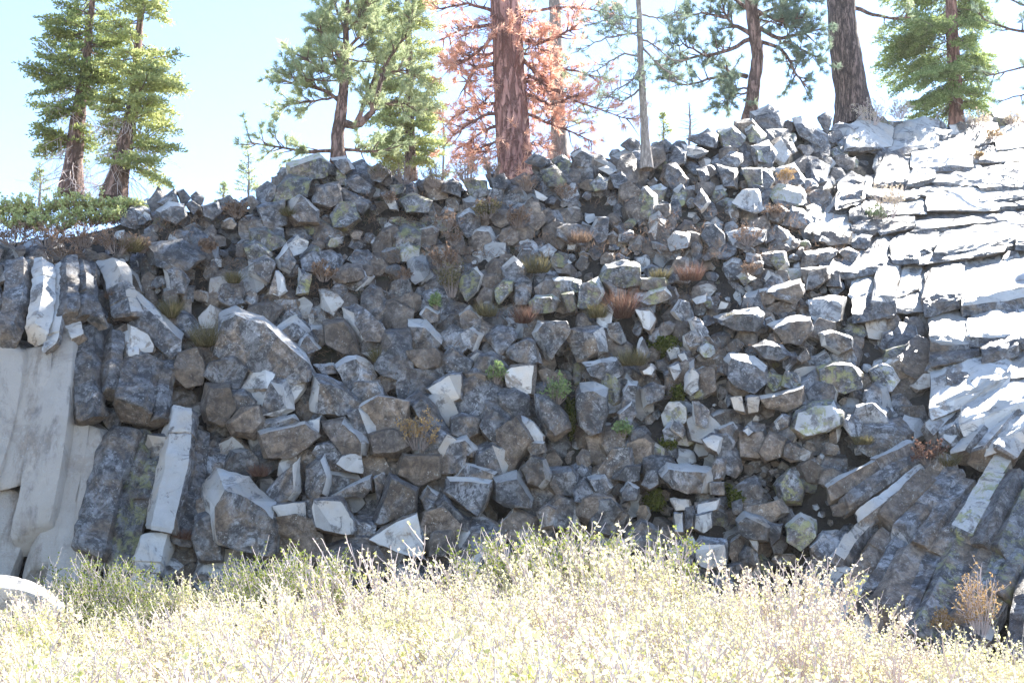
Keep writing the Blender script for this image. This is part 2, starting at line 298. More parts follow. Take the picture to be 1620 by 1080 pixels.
# tile, tone (d dark, m mid, l light), pale facets (F front T top L left R right, - none), extra (y lichen, b brown, - none), shift of the front face, outline
BLOCKS = '''
A m T - 0,.3 1020,560 1060,420 1130,395 1250,430 1430,590 1480,700 1320,700 1180,645 1060,590
A m - b 0,0 1310,700 1420,600 1460,640 1480,700 1430,715
A l F - 0,-.1 1140,770 1190,680 1270,660 1310,700 1280,780 1200,785
A d - - 0,.1 960,700 1000,640 1100,610 1190,660 1140,760 1060,750
A d - b 0,0 830,690 850,600 930,570 980,650 960,740 880,760
A d - b .2,0 950,870 980,750 1080,755 1110,850 1060,930 970,920
A m - b 0,-.1 1080,930 1150,860 1230,850 1255,930 1200,1000 1110,980
A m R - -.4,0 1260,860 1310,730 1370,725 1395,860 1330,905 1270,890
A l FR - -.2,0 1370,725 1450,720 1455,760 1400,830
A m T b 0,.2 1240,970 1440,925 1510,990 1390,1085 1265,1085
A m T - 0,.4 1235,915 1390,885 1420,920 1250,980
A l F - 0,0 1445,920 1525,895 1515,980
A m T - .3,.3 620,290 680,330 770,430 860,500 855,570 790,590 740,560 650,480 615,440
A l FL b 0,-.2 615,470 700,520 735,580 720,600 660,580 620,600
A l L - .3,0 1180,160 1260,140 1300,170 1260,270 1180,220
A l R - -.3,0 1290,310 1320,210 1350,240 1365,300 1330,330
A l L - .3,0 1310,150 1360,80 1400,160 1370,220 1330,190
A l L y .2,0 1410,310 1420,200 1470,230 1460,310
A m T - 0,.3 1310,480 1400,420 1470,490 1410,525 1340,520
A l T - 0,.2 1420,560 1455,500 1520,570 1460,600
A m - y 0,.2 1190,10 1260,0 1360,70 1280,110 1200,70
A d - - 0,.4 700,80 860,60 970,140 900,190 720,170
A l L - .2,.2 780,200 850,190 900,250 870,310 800,300
A m - y 0,.2 1210,60 1290,130 1240,160 1180,150 1160,90
B m L - .4,.1 430,385 500,370 560,430 620,510 590,540 500,540 450,450
B d - b 0,.2 340,450 430,440 480,500 510,600 430,590 350,540
B m T - 0,.3 400,650 440,620 490,615 560,650 580,700 520,740 440,720
B m T - 0,.3 290,650 380,645 410,690 330,700
B d - - .1,.1 580,660 630,500 740,490 750,580 760,700 700,720 610,690
B m T - 0,.5 735,480 740,440 820,440 890,520 850,580 760,570
B d - b 0,-.1 730,590 860,570 900,600 890,670 800,680 750,640
B d - - .2,.2 890,620 940,565 1030,630 1020,680 900,680
B l F - 0,0 830,765 930,690 990,690 1000,760 990,815 920,845 880,830
B d - b 0,0 1000,690 1030,685 1110,700 1100,780 1030,790
B l F b -.1,0 1200,690 1230,660 1340,655 1330,790 1310,795 1220,750
B m L - .3,-.1 1320,500 1350,440 1480,440 1490,500 1450,570 1400,640 1370,600
B m - - 0,.1 1200,570 1300,525 1340,540 1365,640 1320,650 1220,620
B m R - -.3,0 990,500 1040,480 1090,510 1060,600 1010,560
B m - - 0,.2 1110,520 1160,470 1230,480 1260,520 1210,560 1170,610
B l R y -.2,0 1000,230 1060,195 1090,230 1070,300 1020,340 990,290
B l R y -.1,.1 1150,300 1190,250 1240,250 1230,300 1170,360
B m - - 0,.2 1240,270 1290,235 1320,260 1310,340 1250,350
B l T y 0,.3 1420,240 1480,228 1560,245 1560,300 1470,300 1425,280
B m T y 0,.2 1310,350 1340,320 1420,315 1460,350 1440,400 1330,410
B m - y 0,0 1460,310 1520,305 1545,400 1490,410
B m T - 0,.3 1180,190 1240,145 1290,180 1290,220 1250,250 1200,230
B m T - 0,.2 800,410 820,370 890,400 880,440 820,450
B m T - 0,.2 980,410 1030,370 1090,420 1080,480 1000,470
B d - - 0,.1 730,820 790,780 870,850 920,940 900,990 830,980 780,900
B l F - 0,0 680,940 710,830 750,830 740,950
B m - - -.1,0 560,840 660,810 720,830 690,930 640,940 580,890
B m R - -.3,0 450,870 520,850 600,940 580,1000 500,980
B l FR - 0,0 515,840 550,840 610,940 590,955
B m R b -.2,.1 330,920 440,900 520,970 550,1020 540,1080 440,1080 380,1000
B d - - 0,.1 940,900 1000,890 1085,900 1070,970 1000,1000 935,980
B d - - -.1,.1 1080,930 1110,830 1160,840 1220,900 1240,980 1200,1030 1120,1010
B l FT - 0,0 1250,960 1280,900 1330,930 1385,985 1380,1020 1270,1020
B d - - 0,.2 1160,780 1240,760 1310,800 1310,880 1250,920 1170,830
B m - - .1,0 1335,790 1400,780 1500,890 1510,960 1430,1020 1390,990 1350,900
B d - b 0,0 550,980 640,955 720,970 760,1040 690,1080 560,1080
B m T - 0,.2 910,1070 920,1010 1010,995 1060,1050 1040,1090
B l T - 0,.2 1290,1010 1385,1015 1390,1060 1320,1080
B m L - .2,.3 275,860 290,705 350,700 420,740 520,840 390,890 300,880
C m R - -.3,.1 290,480 330,470 460,470 490,590 440,610 360,640
C m T - 0,.3 330,790 350,735 420,728 490,760 490,850 460,950 400,980 340,930
C l R y -.3,0 350,380 370,280 440,230 475,310 440,370 380,390
C m T y 0,.3 445,240 470,170 560,150 640,170 640,250 570,290 480,250
C m - b 0,0 460,255 540,290 580,300 570,350 520,340
C m T y 0,.2 640,240 760,235 770,270 690,300 640,290
C l T y 0,.2 610,350 680,300 760,280 790,330 730,360 660,370
C l F b 0,0 605,380 690,380 715,430 690,510 650,480
C l F - .1,0 420,400 510,345 520,390 490,480 460,495 430,450
C l L - .2,0 480,460 530,455 550,500 540,550 490,510
C l L - .2,0 620,570 645,520 690,600 670,630 630,620
C l F - 0,0 640,680 690,640 720,670 700,710 650,700
C l F - 0,0 770,660 820,640 840,680 800,730
C l FL - .2,0 850,690 880,655 925,690 920,780 880,805 850,780
C l F - 0,0 810,600 850,580 875,630 850,660
C l L - .2,0 785,400 820,340 870,350 870,410 830,450
C l L - .3,0 865,440 900,420 930,440 960,500 920,540 880,500
C d T - 0,.3 980,420 1080,390 1200,375 1230,410 1200,490 1100,490 1000,450
C l F b 0,0 870,340 960,300 960,350 900,370
C l F b 0,0 1000,390 1020,345 1065,355 1050,390
C m T - .1,.3 1030,620 1060,590 1180,610 1240,660 1240,730 1180,780 1080,750 1040,690
C l T y 0,.3 1090,230 1130,205 1195,240 1130,280
C m T - 0,.4 1230,290 1350,250 1420,270 1400,330 1300,330
C l L - .1,0 1420,300 1430,210 1500,200 1505,260 1450,300
C m - - 0,0 1510,200 1580,200 1600,290 1520,280
C m T - 0,.2 1430,340 1530,320 1620,330 1610,440 1520,470 1440,430
C m T - 0,.3 1240,460 1340,420 1450,420 1470,480 1400,560 1310,540
C d - - 0,.1 1170,560 1230,535 1320,550 1370,610 1300,640 1210,620
C m - - 0,0 1380,620 1430,565 1445,620 1400,650
D m L - .2,0 640,500 700,485 800,520 810,580 740,600 660,560
D m - y .1,.2 630,660 700,635 800,640 860,690 850,750 760,780 660,760
D m F y 0,.1 490,960 540,870 640,810 720,810 770,870 760,930 700,970 560,1010
C m T - 0,.2 550,770 580,720 630,730 620,800 610,870 540,870
C m L - .2,0 630,760 700,730 760,750 740,820 650,860
C m T - 0,.1 530,880 600,820 620,880 590,930 540,930
C m T - 0,.3 360,640 450,620 540,610 560,700 480,720 400,690
C l L - .2,0 880,820 910,820 960,870 940,950 900,930
C l F - 0,0 1060,800 1120,800 1140,880 1080,870
C l F - 0,0 1140,800 1200,800 1200,880 1150,885
C m T b 0,.3 1210,800 1330,780 1420,740 1420,820 1330,865 1220,850
C l L - .1,0 780,950 790,910 850,960 840,1000
C m T - 0,.2 1010,950 1080,920 1110,950 1060,1000
C l F - 0,0 920,1000 980,970 1030,1000 1010,1080 950,1050
C l F - 0,0 1110,960 1150,930 1190,970 1150,1000
C m L - .2,0 1270,920 1310,880 1350,890 1340,950 1290,970
D m T - -.1,.1 1275,900 1300,850 1360,835 1405,880 1370,960 1310,950
D m T - 0,.1 1200,960 1290,920 1340,980 1290,1060 1220,1040
D m T - 0,.2 820,840 900,825 980,870 990,920 900,940 810,910
D m - - 0,.4 570,110 700,95 740,110 690,150 560,190
D l R y -.2,0 410,160 440,110 490,115 500,180 460,210
D m T - 0,.3 200,20 290,0 400,10 400,60 300,100 220,80
D m - b 0,.1 610,20 700,0 810,20 800,80 700,90 620,60
D m - - 0,.1 730,110 780,90 830,120 800,190
D m T b 0,.4 390,290 560,240 580,300 540,350 420,320
D m T - 0,.2 770,60 850,30 900,40 880,100 800,100
D m - b 0,.1 560,190 690,180 700,240 640,290 570,260
b m T y .1,.3 170,780 310,730 360,780 350,830 250,850 180,830
b m - y 0,.1 80,920 170,830 280,850 250,930 100,960
b m T - .1,0 150,1010 170,960 220,930 310,1000 310,1060 200,1070
b m - - 0,.1 20,980 150,950 160,1060 60,1080
b m - - 0,.2 440,860 490,830 560,880 550,920 480,900
b m - - 0,.2 545,800 600,785 650,820 610,860 560,850
b l FR - 0,0 610,920 660,910 690,1000 650,990
b m T - 0,.2 370,750 440,740 480,800 430,830
b d - - 0,.1 890,870 950,850 990,880 980,930 900,910
b d - y 0,.1 1000,860 1050,845 1110,860 1110,920 1040,940
b d - - 0,.1 1110,830 1190,830 1220,870 1200,900 1130,890
b d - y 0,.1 650,880 720,880 710,920 660,930
b d - - 0,.2 1300,770 1340,720 1410,760 1380,800
b m - y 0,.1 1420,760 1470,730 1510,760 1500,830 1440,810
b m T - 0,.1 1510,740 1560,700 1620,740 1600,800 1530,800
b l F - 0,0 1335,900 1410,940 1380,960 1345,940
b m - y 0,.1 1360,810 1430,780 1490,850 1480,890 1400,890
b m - - .1,.1 300,880 400,870 420,950 360,990 290,960
b d - - 0,.1 420,900 480,920 560,960 520,1020 440,990
b m - y 0,.2 700,950 760,920 850,950 830,1000 730,1000
a m - - 0,.1 750,960 830,900 845,960 800,985
a m T - .2,0 830,910 865,898 905,940 870,980
a d - - 0,.1 905,930 930,908 970,940 960,970 920,960
a m T - .1,.2 745,1000 800,960 870,970 880,1020 830,1055 770,1040
a m - - 0,.1 880,970 910,950 950,980 920,1020
a d - - 0,.1 960,980 1030,960 1050,1000 1010,1040 970,1020
a d - - 0,.1 1030,950 1090,930 1120,960 1050,990
a m - b 0,.1 1160,960 1190,930 1230,965 1200,1000
c d - - 0,.2 545,690 590,650 640,670 650,720 580,720
c m - - 0,.1 720,680 760,660 790,690 770,730 740,720
c m - - 0,.1 770,760 800,690 860,720 850,780 800,790
c m T - 0,.2 830,680 900,690 960,720 920,760 850,740
c m - - 0,.2 850,660 960,610 1010,640 1000,700 920,690
c m T y .1,.3 1000,620 1070,585 1140,650 1110,700 1020,690
c l T y 0,.5 1130,600 1170,560 1240,640 1220,675 1150,660
c l T - 0,.3 440,800 480,785 540,810 490,830
c m - y 0,.1 400,870 440,820 490,840 480,900 420,910
c m - - .1,.1 490,830 550,810 580,850 560,900 510,890
c d - - 0,.1 90,770 150,730 210,770 170,800
c m - y 0,.1 230,770 280,740 320,780 280,820
c d - - 0,.1 310,730 360,700 420,740 380,790
c l R - -.2,0 890,960 930,890 970,960 930,1010
c l FR - -.3,0 1080,960 1140,900 1200,900 1230,1000 1190,1020 1110,990
c l R - -.2,0 1210,880 1220,800 1260,800 1280,860 1230,930
c m - y 0,.1 1120,800 1220,790 1220,870 1150,900
c m T y 0,.4 1240,920 1290,870 1420,890 1430,960 1330,980 1260,950
c l T - 0,.5 1280,800 1370,770 1420,850 1300,870
c m T - .2,.2 1160,690 1250,660 1290,720 1260,800 1180,790
c m - - 0,0 900,800 950,790 970,850 930,900
c m - - 0,.1 1000,780 1100,800 1100,900 1030,890
d m T y 0,.2 340,700 390,690 440,740 420,780 350,770
d m T - .1,.4 515,560 560,550 600,590 700,650 660,690 540,620
d m - - 0,.1 640,560 680,535 715,560 690,640 660,610
d m T - -.2,.2 700,610 740,580 840,600 830,640 730,650
d m - - 0,.1 830,620 910,600 920,650 850,655
d m - y 0,.2 900,580 950,550 1000,590 980,630 920,640
d l R y -.1,.1 730,680 780,640 850,650 860,720 740,710
d m - - 0,.1 860,660 920,650 980,690 910,740 860,730
d m - - -.2,.1 920,720 960,690 1000,710 1000,780 930,770
d l T - 0,.5 960,670 1000,620 1150,600 1280,620 1270,655 1080,680
d l F - 0,0 1260,590 1300,590 1320,640 1280,650
d m - - 0,.1 730,860 800,810 870,850 860,890 760,890
d m T - 0,.4 640,1030 750,900 860,900 850,970 680,1040
d m - - 0,.1 390,990 470,975 510,1000 450,1060 400,1050
d l T - 0,.3 460,1060 520,980 570,990 620,1040 560,1080
P m TL - .1,.4 980,170 1040,80 1180,120 1290,230 1320,310 1310,430 1240,440 1100,420 1000,350
P d - - 0,.1 900,380 930,300 990,280 1050,390 1060,500 950,500
P l R - -.3,0 1270,170 1420,20 1420,170 1390,215 1310,240
P l F - 0,0 1300,245 1450,220 1455,300 1380,340 1330,300
Q l F - 0,0 280,250 290,210 420,210 490,310 480,375 400,375 290,345
Q d - - .1,0 560,330 640,170 650,100 780,160 770,260 700,300 580,340
Q d - b 0,0 690,90 720,0 890,0 880,100 790,150
Q l T - 0,.3 380,190 560,95 565,150 520,185
Q m R - -.3,0 260,190 260,60 340,0 370,100 350,190 290,210
Q l F - 0,0 400,40 420,0 510,0 515,80 440,70
Q m T - 0,0 575,110 620,90 630,150 590,240
Q l F - 0,.1 570,390 620,340 770,280 800,390 810,480 700,450 600,420
Q m T - 0,.1 915,170 930,110 1130,120 1140,160 1070,290 1010,260 950,210
Q m T - 0,.3 960,100 1010,30 1150,80 1140,110
Q d T - .1,.3 1140,200 1145,110 1250,75 1320,200 1320,230 1190,220
Q d - - 0,.2 870,230 910,200 1030,300 1020,350 940,330
Q m T - 0,.2 790,200 830,140 880,180 880,230 820,250
Q d - b 0,.1 820,420 860,360 940,360 970,450 880,490 830,480
Q d R - -.2,0 1270,60 1330,0 1390,20 1420,120 1370,150 1310,140
Q m - - 0,0 1340,270 1400,230 1450,250 1440,350 1370,360
R m T - 0,.2 385,100 470,85 515,150 490,190 420,170
R d T - 0,.1 540,170 580,120 640,150 620,210 560,210
R m - - 0,.1 310,170 370,110 430,170 400,230 320,220
R d - - .1,.2 500,110 570,50 650,30 640,120 560,120
R m - - 0,0 640,140 660,70 720,60 730,140 680,170
R m TR - -.1,.3 720,80 760,30 860,30 980,60 990,110 960,180 880,190 780,150
R l F b 0,.1 780,205 880,200 890,260 800,265
R l F - 0,.1 890,215 1020,200 1010,260 900,280
R l F - 0,0 800,270 840,270 845,370 800,370
R d - - 0,0 850,240 895,230 890,340 850,360
R l F - 0,0 895,280 985,260 975,340 940,365 895,350
R l F - 0,.2 885,430 920,380 1050,400 1050,520 960,560 900,500
R l F - 0,0 760,450 840,410 830,510 780,530
R m - - 0,0 970,80 1000,10 1050,10 1040,120 980,130
R m L - .1,0 965,130 1040,120 1040,190 970,190
R l - - 0,0 1070,220 1130,195 1120,270 1080,290
R d T - 0,.2 1080,300 1130,260 1220,290 1270,330 1250,410 1150,400 1090,360
R d - - 0,.2 1220,310 1320,320 1310,390 1260,430
R l F - 0,0 1150,400 1190,370 1195,460
S l T y 0,.2 480,330 560,270 640,300 640,370 560,440 490,400
S m T - .1,.2 600,430 660,350 740,350 770,420 720,500 610,500
S m - b 0,0 700,240 760,220 800,260 760,300 710,290
R d - - 0,.1 430,200 500,190 560,260 520,320 440,300
R d - - 0,.1 560,360 640,300 720,340 760,420 700,470 600,440
P l FL b 0,-.1 430,700 520,650 640,700 690,780 620,820 500,790
'''
TONE = dict(d=.72, m=1.0, l=1.2, p=.92)

def rock_mesh(bm, pts, cuts, amp, tone, fresh, lich, brown, rough=1.0, smooth=.05):
    """adds one convex broken stone to bm: hull of pts, edges worn, surface roughened"""
    if pts is not None:
      vs_ = [bm.verts.new(p) for p in pts]
      r = bmesh.ops.convex_hull(bm, input=vs_)
      bad = [e for e in list(r['geom_interior']) + list(r['geom_unused']) if isinstance(e, bmesh.types.BMVert) and e.is_valid]
      if bad: bmesh.ops.delete(bm, geom=list(set(bad)), context='VERTS')
    bmesh.ops.recalc_face_normals(bm, faces=bm.faces[:])
    lt = bm.faces.layers.float['tone']; lf = bm.faces.layers.float['fresh']; ll = bm.faces.layers.float['lich']; lb = bm.faces.layers.float['brown']
    for f in bm.faces:
        n = f.normal; f[lt] = tone * (random.uniform(.78, 1.25) if pts is not None else random.uniform(.97, 1.03)); f[ll] = lich; f[lb] = max(brown, .7) if n.z < -.45 else brown
        ok = ('F' in fresh and n.y < -.55) or ('T' in fresh and n.z > .42) or ('L' in fresh and n.x < -.38) or ('R' in fresh and n.x > .38)
        f[lf] = (2.0 if tone == TONE['p'] else 1.0) if ok else 0.0
    bmesh.ops.subdivide_edges(bm, edges=bm.edges[:], cuts=cuts, use_grid_fill=True)
    bmesh.ops.smooth_vert(bm, verts=bm.verts[:], factor=smooth, use_axis_x=True, use_axis_y=True, use_axis_z=True)
    bm.normal_update()
    for v in bm.verts:
        c = v.co
        v.co = c + v.normal * (amp * noise.noise(c * 2.3) * 1.8 + amp * 1.1 * noise.noise(c * 6) + amp * .7 * noise.noise(c * 14))
def new_bm():
    bm = bmesh.new()
    for n in ('tone', 'fresh', 'lich', 'brown'): bm.faces.layers.float.new(n)
    return bm
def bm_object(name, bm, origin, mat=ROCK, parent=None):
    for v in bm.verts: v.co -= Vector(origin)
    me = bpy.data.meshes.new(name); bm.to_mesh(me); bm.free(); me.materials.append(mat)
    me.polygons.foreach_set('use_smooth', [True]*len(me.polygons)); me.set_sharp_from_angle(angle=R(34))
    o = bpy.data.objects.new(name, me); C.objects.link(o); o.location = origin
    if parent: o.parent = parent
    return o

class Stone: pass
stones = []
def inside(u, v, poly):
    c = False; n = len(poly)
    for i in range(n):
        (x1, y1), (x2, y2) = poly[i], poly[(i+1) % n]
        if (y1 > v) != (y2 > v) and u < (x2-x1) * (v-y1) / (y2-y1) + x1: c = not c
    return c
def area(poly):
    return abs(sum(poly[i][0]*poly[(i+1) % len(poly)][1] - poly[(i+1) % len(poly)][0]*poly[i][1] for i in range(len(poly)))) / 2
for line in BLOCKS.strip().split('\n'):
    q = line.split(); ox, oy = TILE[q[0]]
    s = Stone(); s.poly = [(ox + float(p.split(',')[0]) / 3, oy + float(p.split(',')[1]) / 3) for p in q[5:]]
    s.tone = q[1]; s.fresh = q[2]; s.ex = q[3]; s.sh = tuple(float(x) for x in q[4].split(','))
    s.c = (sum(p[0] for p in s.poly) / len(s.poly), sum(p[1] for p in s.poly) / len(s.poly)); s.poly = [(s.c[0] + (a - s.c[0]) * (1.12 if s.c[0] < 850 else 1.0), s.c[1] + (b - s.c[1]) * (1.12 if s.c[0] < 850 else 1.0)) for a, b in s.poly]; s.area = area(s.poly); s.traced = True; s.dy = -.16
    stones.append(s)
traced = list(stones)

# columns lying or standing in the fan: photo end points, width in pixels, tone, pale facets, extra, depth offset at each end
COLS = '''
A 90,190 20,560 120 m L - -.15,-.25
A 205,175 165,520 100 l FLR - -.25,-.45
A 275,180 250,575 95 l FL - -.22,-.42
A 325,165 325,440 95 d - - -.25,-.5
A 395,175 395,430 85 d - - -.22,-.5
A 430,190 470,450 90 d - - -.22,-.5
A 310,430 380,560 120 l F - -.1,-.2
A 520,160 600,430 120 m T - -.1,-.25
A 620,500 640,620 80 l F b -.1,-.2
A 550,520 520,800 100 d - - -.1,-.3
A 690,640 620,880 160 d - - -.1,-.35
A 790,650 760,930 100 d - - -.05,-.25
A 440,470 430,920 140 d - - -.05,-.35
A -30,545 -260,1500 200 p FLR - 0,-.15
A 90,545 -120,1400 190 p FLR - .03,-.15
A 190,560 70,1230 170 p FLR b 0,-.12
A 60,1220 -60,1700 190 p FLR b .12,.0
A 290,565 160,1500 170 p FLR - .03,-.12
A 380,570 200,1660 150 p FLR b .04,-.02
A 440,930 330,1720 140 p FLR b .03,-.06
A 340,1300 250,1800 130 p FLR - -.02,-.12
A 610,960 430,1560 150 d - - -.1,-.25
A 700,980 520,1640 110 d - y -.02,-.15
A 760,1080 590,1760 90 d - y -.1,-.2
A 870,860 770,1440 150 m FL - -.2,-.35
A 760,1440 690,1720 150 l FLR - -.15,-.25
A 960,960 860,1500 90 d - - -.0,-.15
S 690,190 1100,-20 70 m T b -.2,-.1
S 760,250 1130,20 75 m - - -.22,-.1
S 830,320 1150,80 80 l T - -.25,-.1
S 960,330 1240,60 85 d - b -.3,-.1
S 1040,400 1300,110 100 l - - -.32,-.1
S 1130,440 1370,130 90 m - - -.38,-.12
S 1200,480 1430,170 80 l - - -.3,-.12
S 1310,410 1530,40 110 l T y -.4,-.15
S 1420,450 1600,90 95 d - - -.4,-.15
S 1520,500 1680,140 110 d - y -.42,-.15
S 600,640 780,400 110 m - - -.1,-.1
S 720,560 900,320 100 m T - -.2,-.1
S 820,600 970,380 90 l - b -.2,-.1
S 900,680 1040,430 90 m - - -.22,-.12
S 960,800 1110,480 110 l - b -.35,-.2
S 1050,880 1200,500 100 m - - -.35,-.2
S 1130,880 1330,430 100 l - y -.4,-.2
S 1220,860 1400,460 90 d - - -.36,-.2
S 1300,820 1440,450 90 l - b -.4,-.2
S 1410,800 1540,440 95 l - y -.4,-.2
S 1500,680 1620,430 110 m - y -.4,-.2
S 590,830 800,570 130 l T - -.1,-.1
S 700,880 880,600 120 m T b -.12,-.1
S 820,940 980,680 130 l F b -.2,-.1
S 940,980 1060,760 110 m - - -.2,-.1
S 1590,1010 1670,560 90 d - - -.5,-.4
S 1400,900 1500,690 100 l T - -.3,-.2
S 1180,1000 1280,800 120 l - - -.3,-.2
S 1300,1010 1390,820 100 m - - -.3,-.2
D 1170,1000 1480,700 90 m T - -.1,0
D 1260,1040 1570,690 90 l T - -.12,0
D 1330,1090 1640,720 95 m T - -.2,0
D 1420,1100 1690,800 100 l T - -.25,0
D 1520,1090 1720,860 100 m T - -.3,0
'''
cols = []
for line in COLS.strip().split('\n'):
    q = line.split(); ox, oy = TILE[q[0]]; s = Stone()
    s.p = [(ox + float(a.split(',')[0]) / 3, oy + float(a.split(',')[1]) / 3) for a in q[1:3]]
    s.w = float(q[3]) / 3; s.tone, s.fresh, s.ex = q[4:7]; s.dy2 = [float(x) for x in q[7].split(',')]; s.slope = False
    if q[0] in 'SD': s.bow = random.uniform(-.03, .025); s.fat = 1.22
    cols.append(s)
# sunlit stack of lying columns on the right: rows stepping back up the slope
v0 = 234
rowsR = []
for a, b, c, d, w in ((1470, 640, 1600, 585, 60), (1520, 660, 1680, 600, 70), (1560, 690, 1700, 640, 60)):
    s = Stone(); s.p = [(a, b), (c, d)]; s.w = w; s.tone = 'l'; s.fresh = 'TF'; s.ex = '-'; s.dy2 = [-.3, -.3]; s.slope = True; cols.append(s)
while v0 < 600:
    k = (v0 - 222) / 370
    uL = float(np.interp(v0, [216, 250, 300, 380, 470, 560, 600], [1430, 1380, 1320, 1350, 1375, 1410, 1470])) + random.uniform(-75, 75)
    step = 25 + 12 * k
    rise = random.uniform(-40, -8) * (1 if v0 > 330 else .2)
    u = uL
    while u < 1660:
        L = random.uniform(35, 90) if u < 1440 else random.uniform(60, 180)
        s = Stone(); dv0 = rise * (u - uL) / 240; dv1 = rise * (u + L - uL) / 240
        s.p = [(u, v0 + dv0 + random.uniform(-9, 9)), (u + L, v0 + dv1 + random.uniform(-9, 9))]
        s.w = step * random.uniform(1.2, 2.3); s.tone = random.choice('ddmm'); s.fresh = random.choice(['T', '-', 'T', '-']); s.ex = '-'; jit = random.uniform(-.35, .2); s.dy2 = [jit, jit]; s.slope = True; s.round = False; s.fat = 1.35
        cols.append(s); u += L * .96
    v0 += step
def slope_points(s):
    (u0, w0), (u1, w1) = s.p; pts = []; rz = s.w * (random.uniform(.05, .24) if s.p[0][1] < 370 else random.uniform(.12, .45))
    for t in (0, .33, .66, 1):
        u, v = u0 + (u1 - u0) * t, w0 + (w1 - w0) * t
        k = 1 if .1 < t < .9 else .9; Yf = Ys(u, v + rz * 1.3) + s.dy2[0] * .5 - .1
        for du, dv, dY in ((0, rz * 1.3, -.10), (0, 0, .10), (0, rz * .5, -.05), (3, -s.w * .9, None), (3, s.w * .5, 1.2)):
            vv = v + dv * k + random.uniform(-2, 2); uu = u + du + random.uniform(-4, 4)
            Yk = Yf + dY if dY is not None else Ys(u, v - s.w * .9) + s.dy2[0] + .15
            pts.append(at(uu, vv, Yk + random.uniform(-.04, .04)))
    return pts
def column_loft(b, s):
    (u0, w0), (u1, w1) = s.p
    Y0, Y1 = Ys(u0, w0) + s.dy2[0], Ys(u1, w1) + s.dy2[1]
    A, B = at(u0, w0, Y0), at(u1, w1, Y1); ax = (B - A); L = ax.length; ax.normalize()
    r = s.w / 2 / pxm((Y0 + Y1) / 2) * 1.2 * getattr(s, 'fat', 1)
    f = Vector((0, -1, 0)); sd = ax.cross(f).normalized(); f = sd.cross(ax).normalized()
    n = random.choice([5, 6, 6]); ph = random.uniform(0, 6.28); rr = [(random.uniform(.86, 1.14), random.uniform(-.3, .3)) for _ in range(n)]
    bow = sd * getattr(s, 'bow', random.uniform(.03, .05) * (1 if sd.x > 0 else -1) if s.tone == 'p' else random.uniform(-.05, .05)) * L + f * random.uniform(0, .05) * L
    joints = sorted(random.uniform(.15, .9) for _ in range((random.choice([0, 0, 1]) if s.tone == 'p' else random.choice([0, 1, 1, 2]))))
    ts = [0, .02]; 
    K = 7
    marks = [(k / K, 0) for k in range(1, K)] + [(j_, 1) for j_ in joints]
    rings = [(0.0, .86), (.025, 1.0)]; off = Vector((0, 0, 0)); sc = 1.0
    offs = [off, off]
    for t, jn in sorted(marks):
        if t < .06 or t > .95: continue
        rings.append((t, sc)); offs.append(off)
        if jn:
            sc2 = sc * random.uniform(.86, 1.12); sc2 = min(1.12, max(.84, sc2)); off = off + (sd * random.uniform(-.08, .08) + f * random.uniform(-.10, .05)) * r
            rings.append((t + .004, sc * .965)); offs.append(offs[-1]); rings.append((t + .008, sc2 * .965)); offs.append(off); rings.append((t + .014, sc2)); offs.append(off); sc = sc2
    rings += [(.975, sc), (1.0, sc * .86)]; offs += [off, off]
    VV = []
    ta, tb = random.uniform(-.5, .5), random.uniform(-.5, .5)
    for q, ((t, k), of) in enumerate(zip(rings, offs)):
        R_ = []
        for i in range(n):
            a = ph + 6.283 * i / n + rr[i][1] + .15 * math.sin(t * 3)
            e = (math.cos(a) * ta + math.sin(a) * tb) * r if q in (0, 1, len(rings) - 1, len(rings) - 2) else 0
            R_.append(b.verts.new(A + ax * (L * t + e) + of + (sd * math.cos(a) + f * math.sin(a) * .85) * r * (rr[i][0] + random.uniform(-1, 1) * (.012 if s.tone == 'p' else .035)) * k + bow * math.sin(3.14 * t)))
        VV.append(R_)
    for q in range(len(VV) - 1):
        for i in range(n): b.faces.new((VV[q][i], VV[q][(i+1) % n], VV[q+1][(i+1) % n], VV[q+1][i]))
    c0 = b.faces.new(VV[0][::-1]); c1 = b.faces.new(VV[-1]); bmesh.ops.poke(b, faces=[c0, c1])
def column_mesh(bm0, s):
    b = new_bm()
    rd = not s.slope or getattr(s, 'round', False)
    if rd: column_loft(b, s)
    rock_mesh(b, None if rd else slope_points(s), 2 if rd else 5, .028 if s.slope else .010 if s.tone == 'p' else .018 if hasattr(s, 'fat') else .03, TONE[s.tone], s.fresh, 1.0 if s.ex == 'y' else 0, .7 if s.ex == 'b' else 0, smooth=.12 if s.slope else .3 if s.tone == 'p' else .06)
    return b
def ccenter(s): return ((s.p[0][0] + s.p[1][0]) / 2, (s.p[0][1] + s.p[1][1]) / 2)
def col_hit(u, v):
    for s in cols:
        (a, b), (c, d) = s.p; L2 = (c-a)**2 + (d-b)**2; t = max(0, min(1, ((u-a)*(c-a) + (v-b)*(d-b)) / L2))
        if math.hypot(u - a - t*(c-a), v - b - t*(d-b)) < s.w * .36: return True
    return False
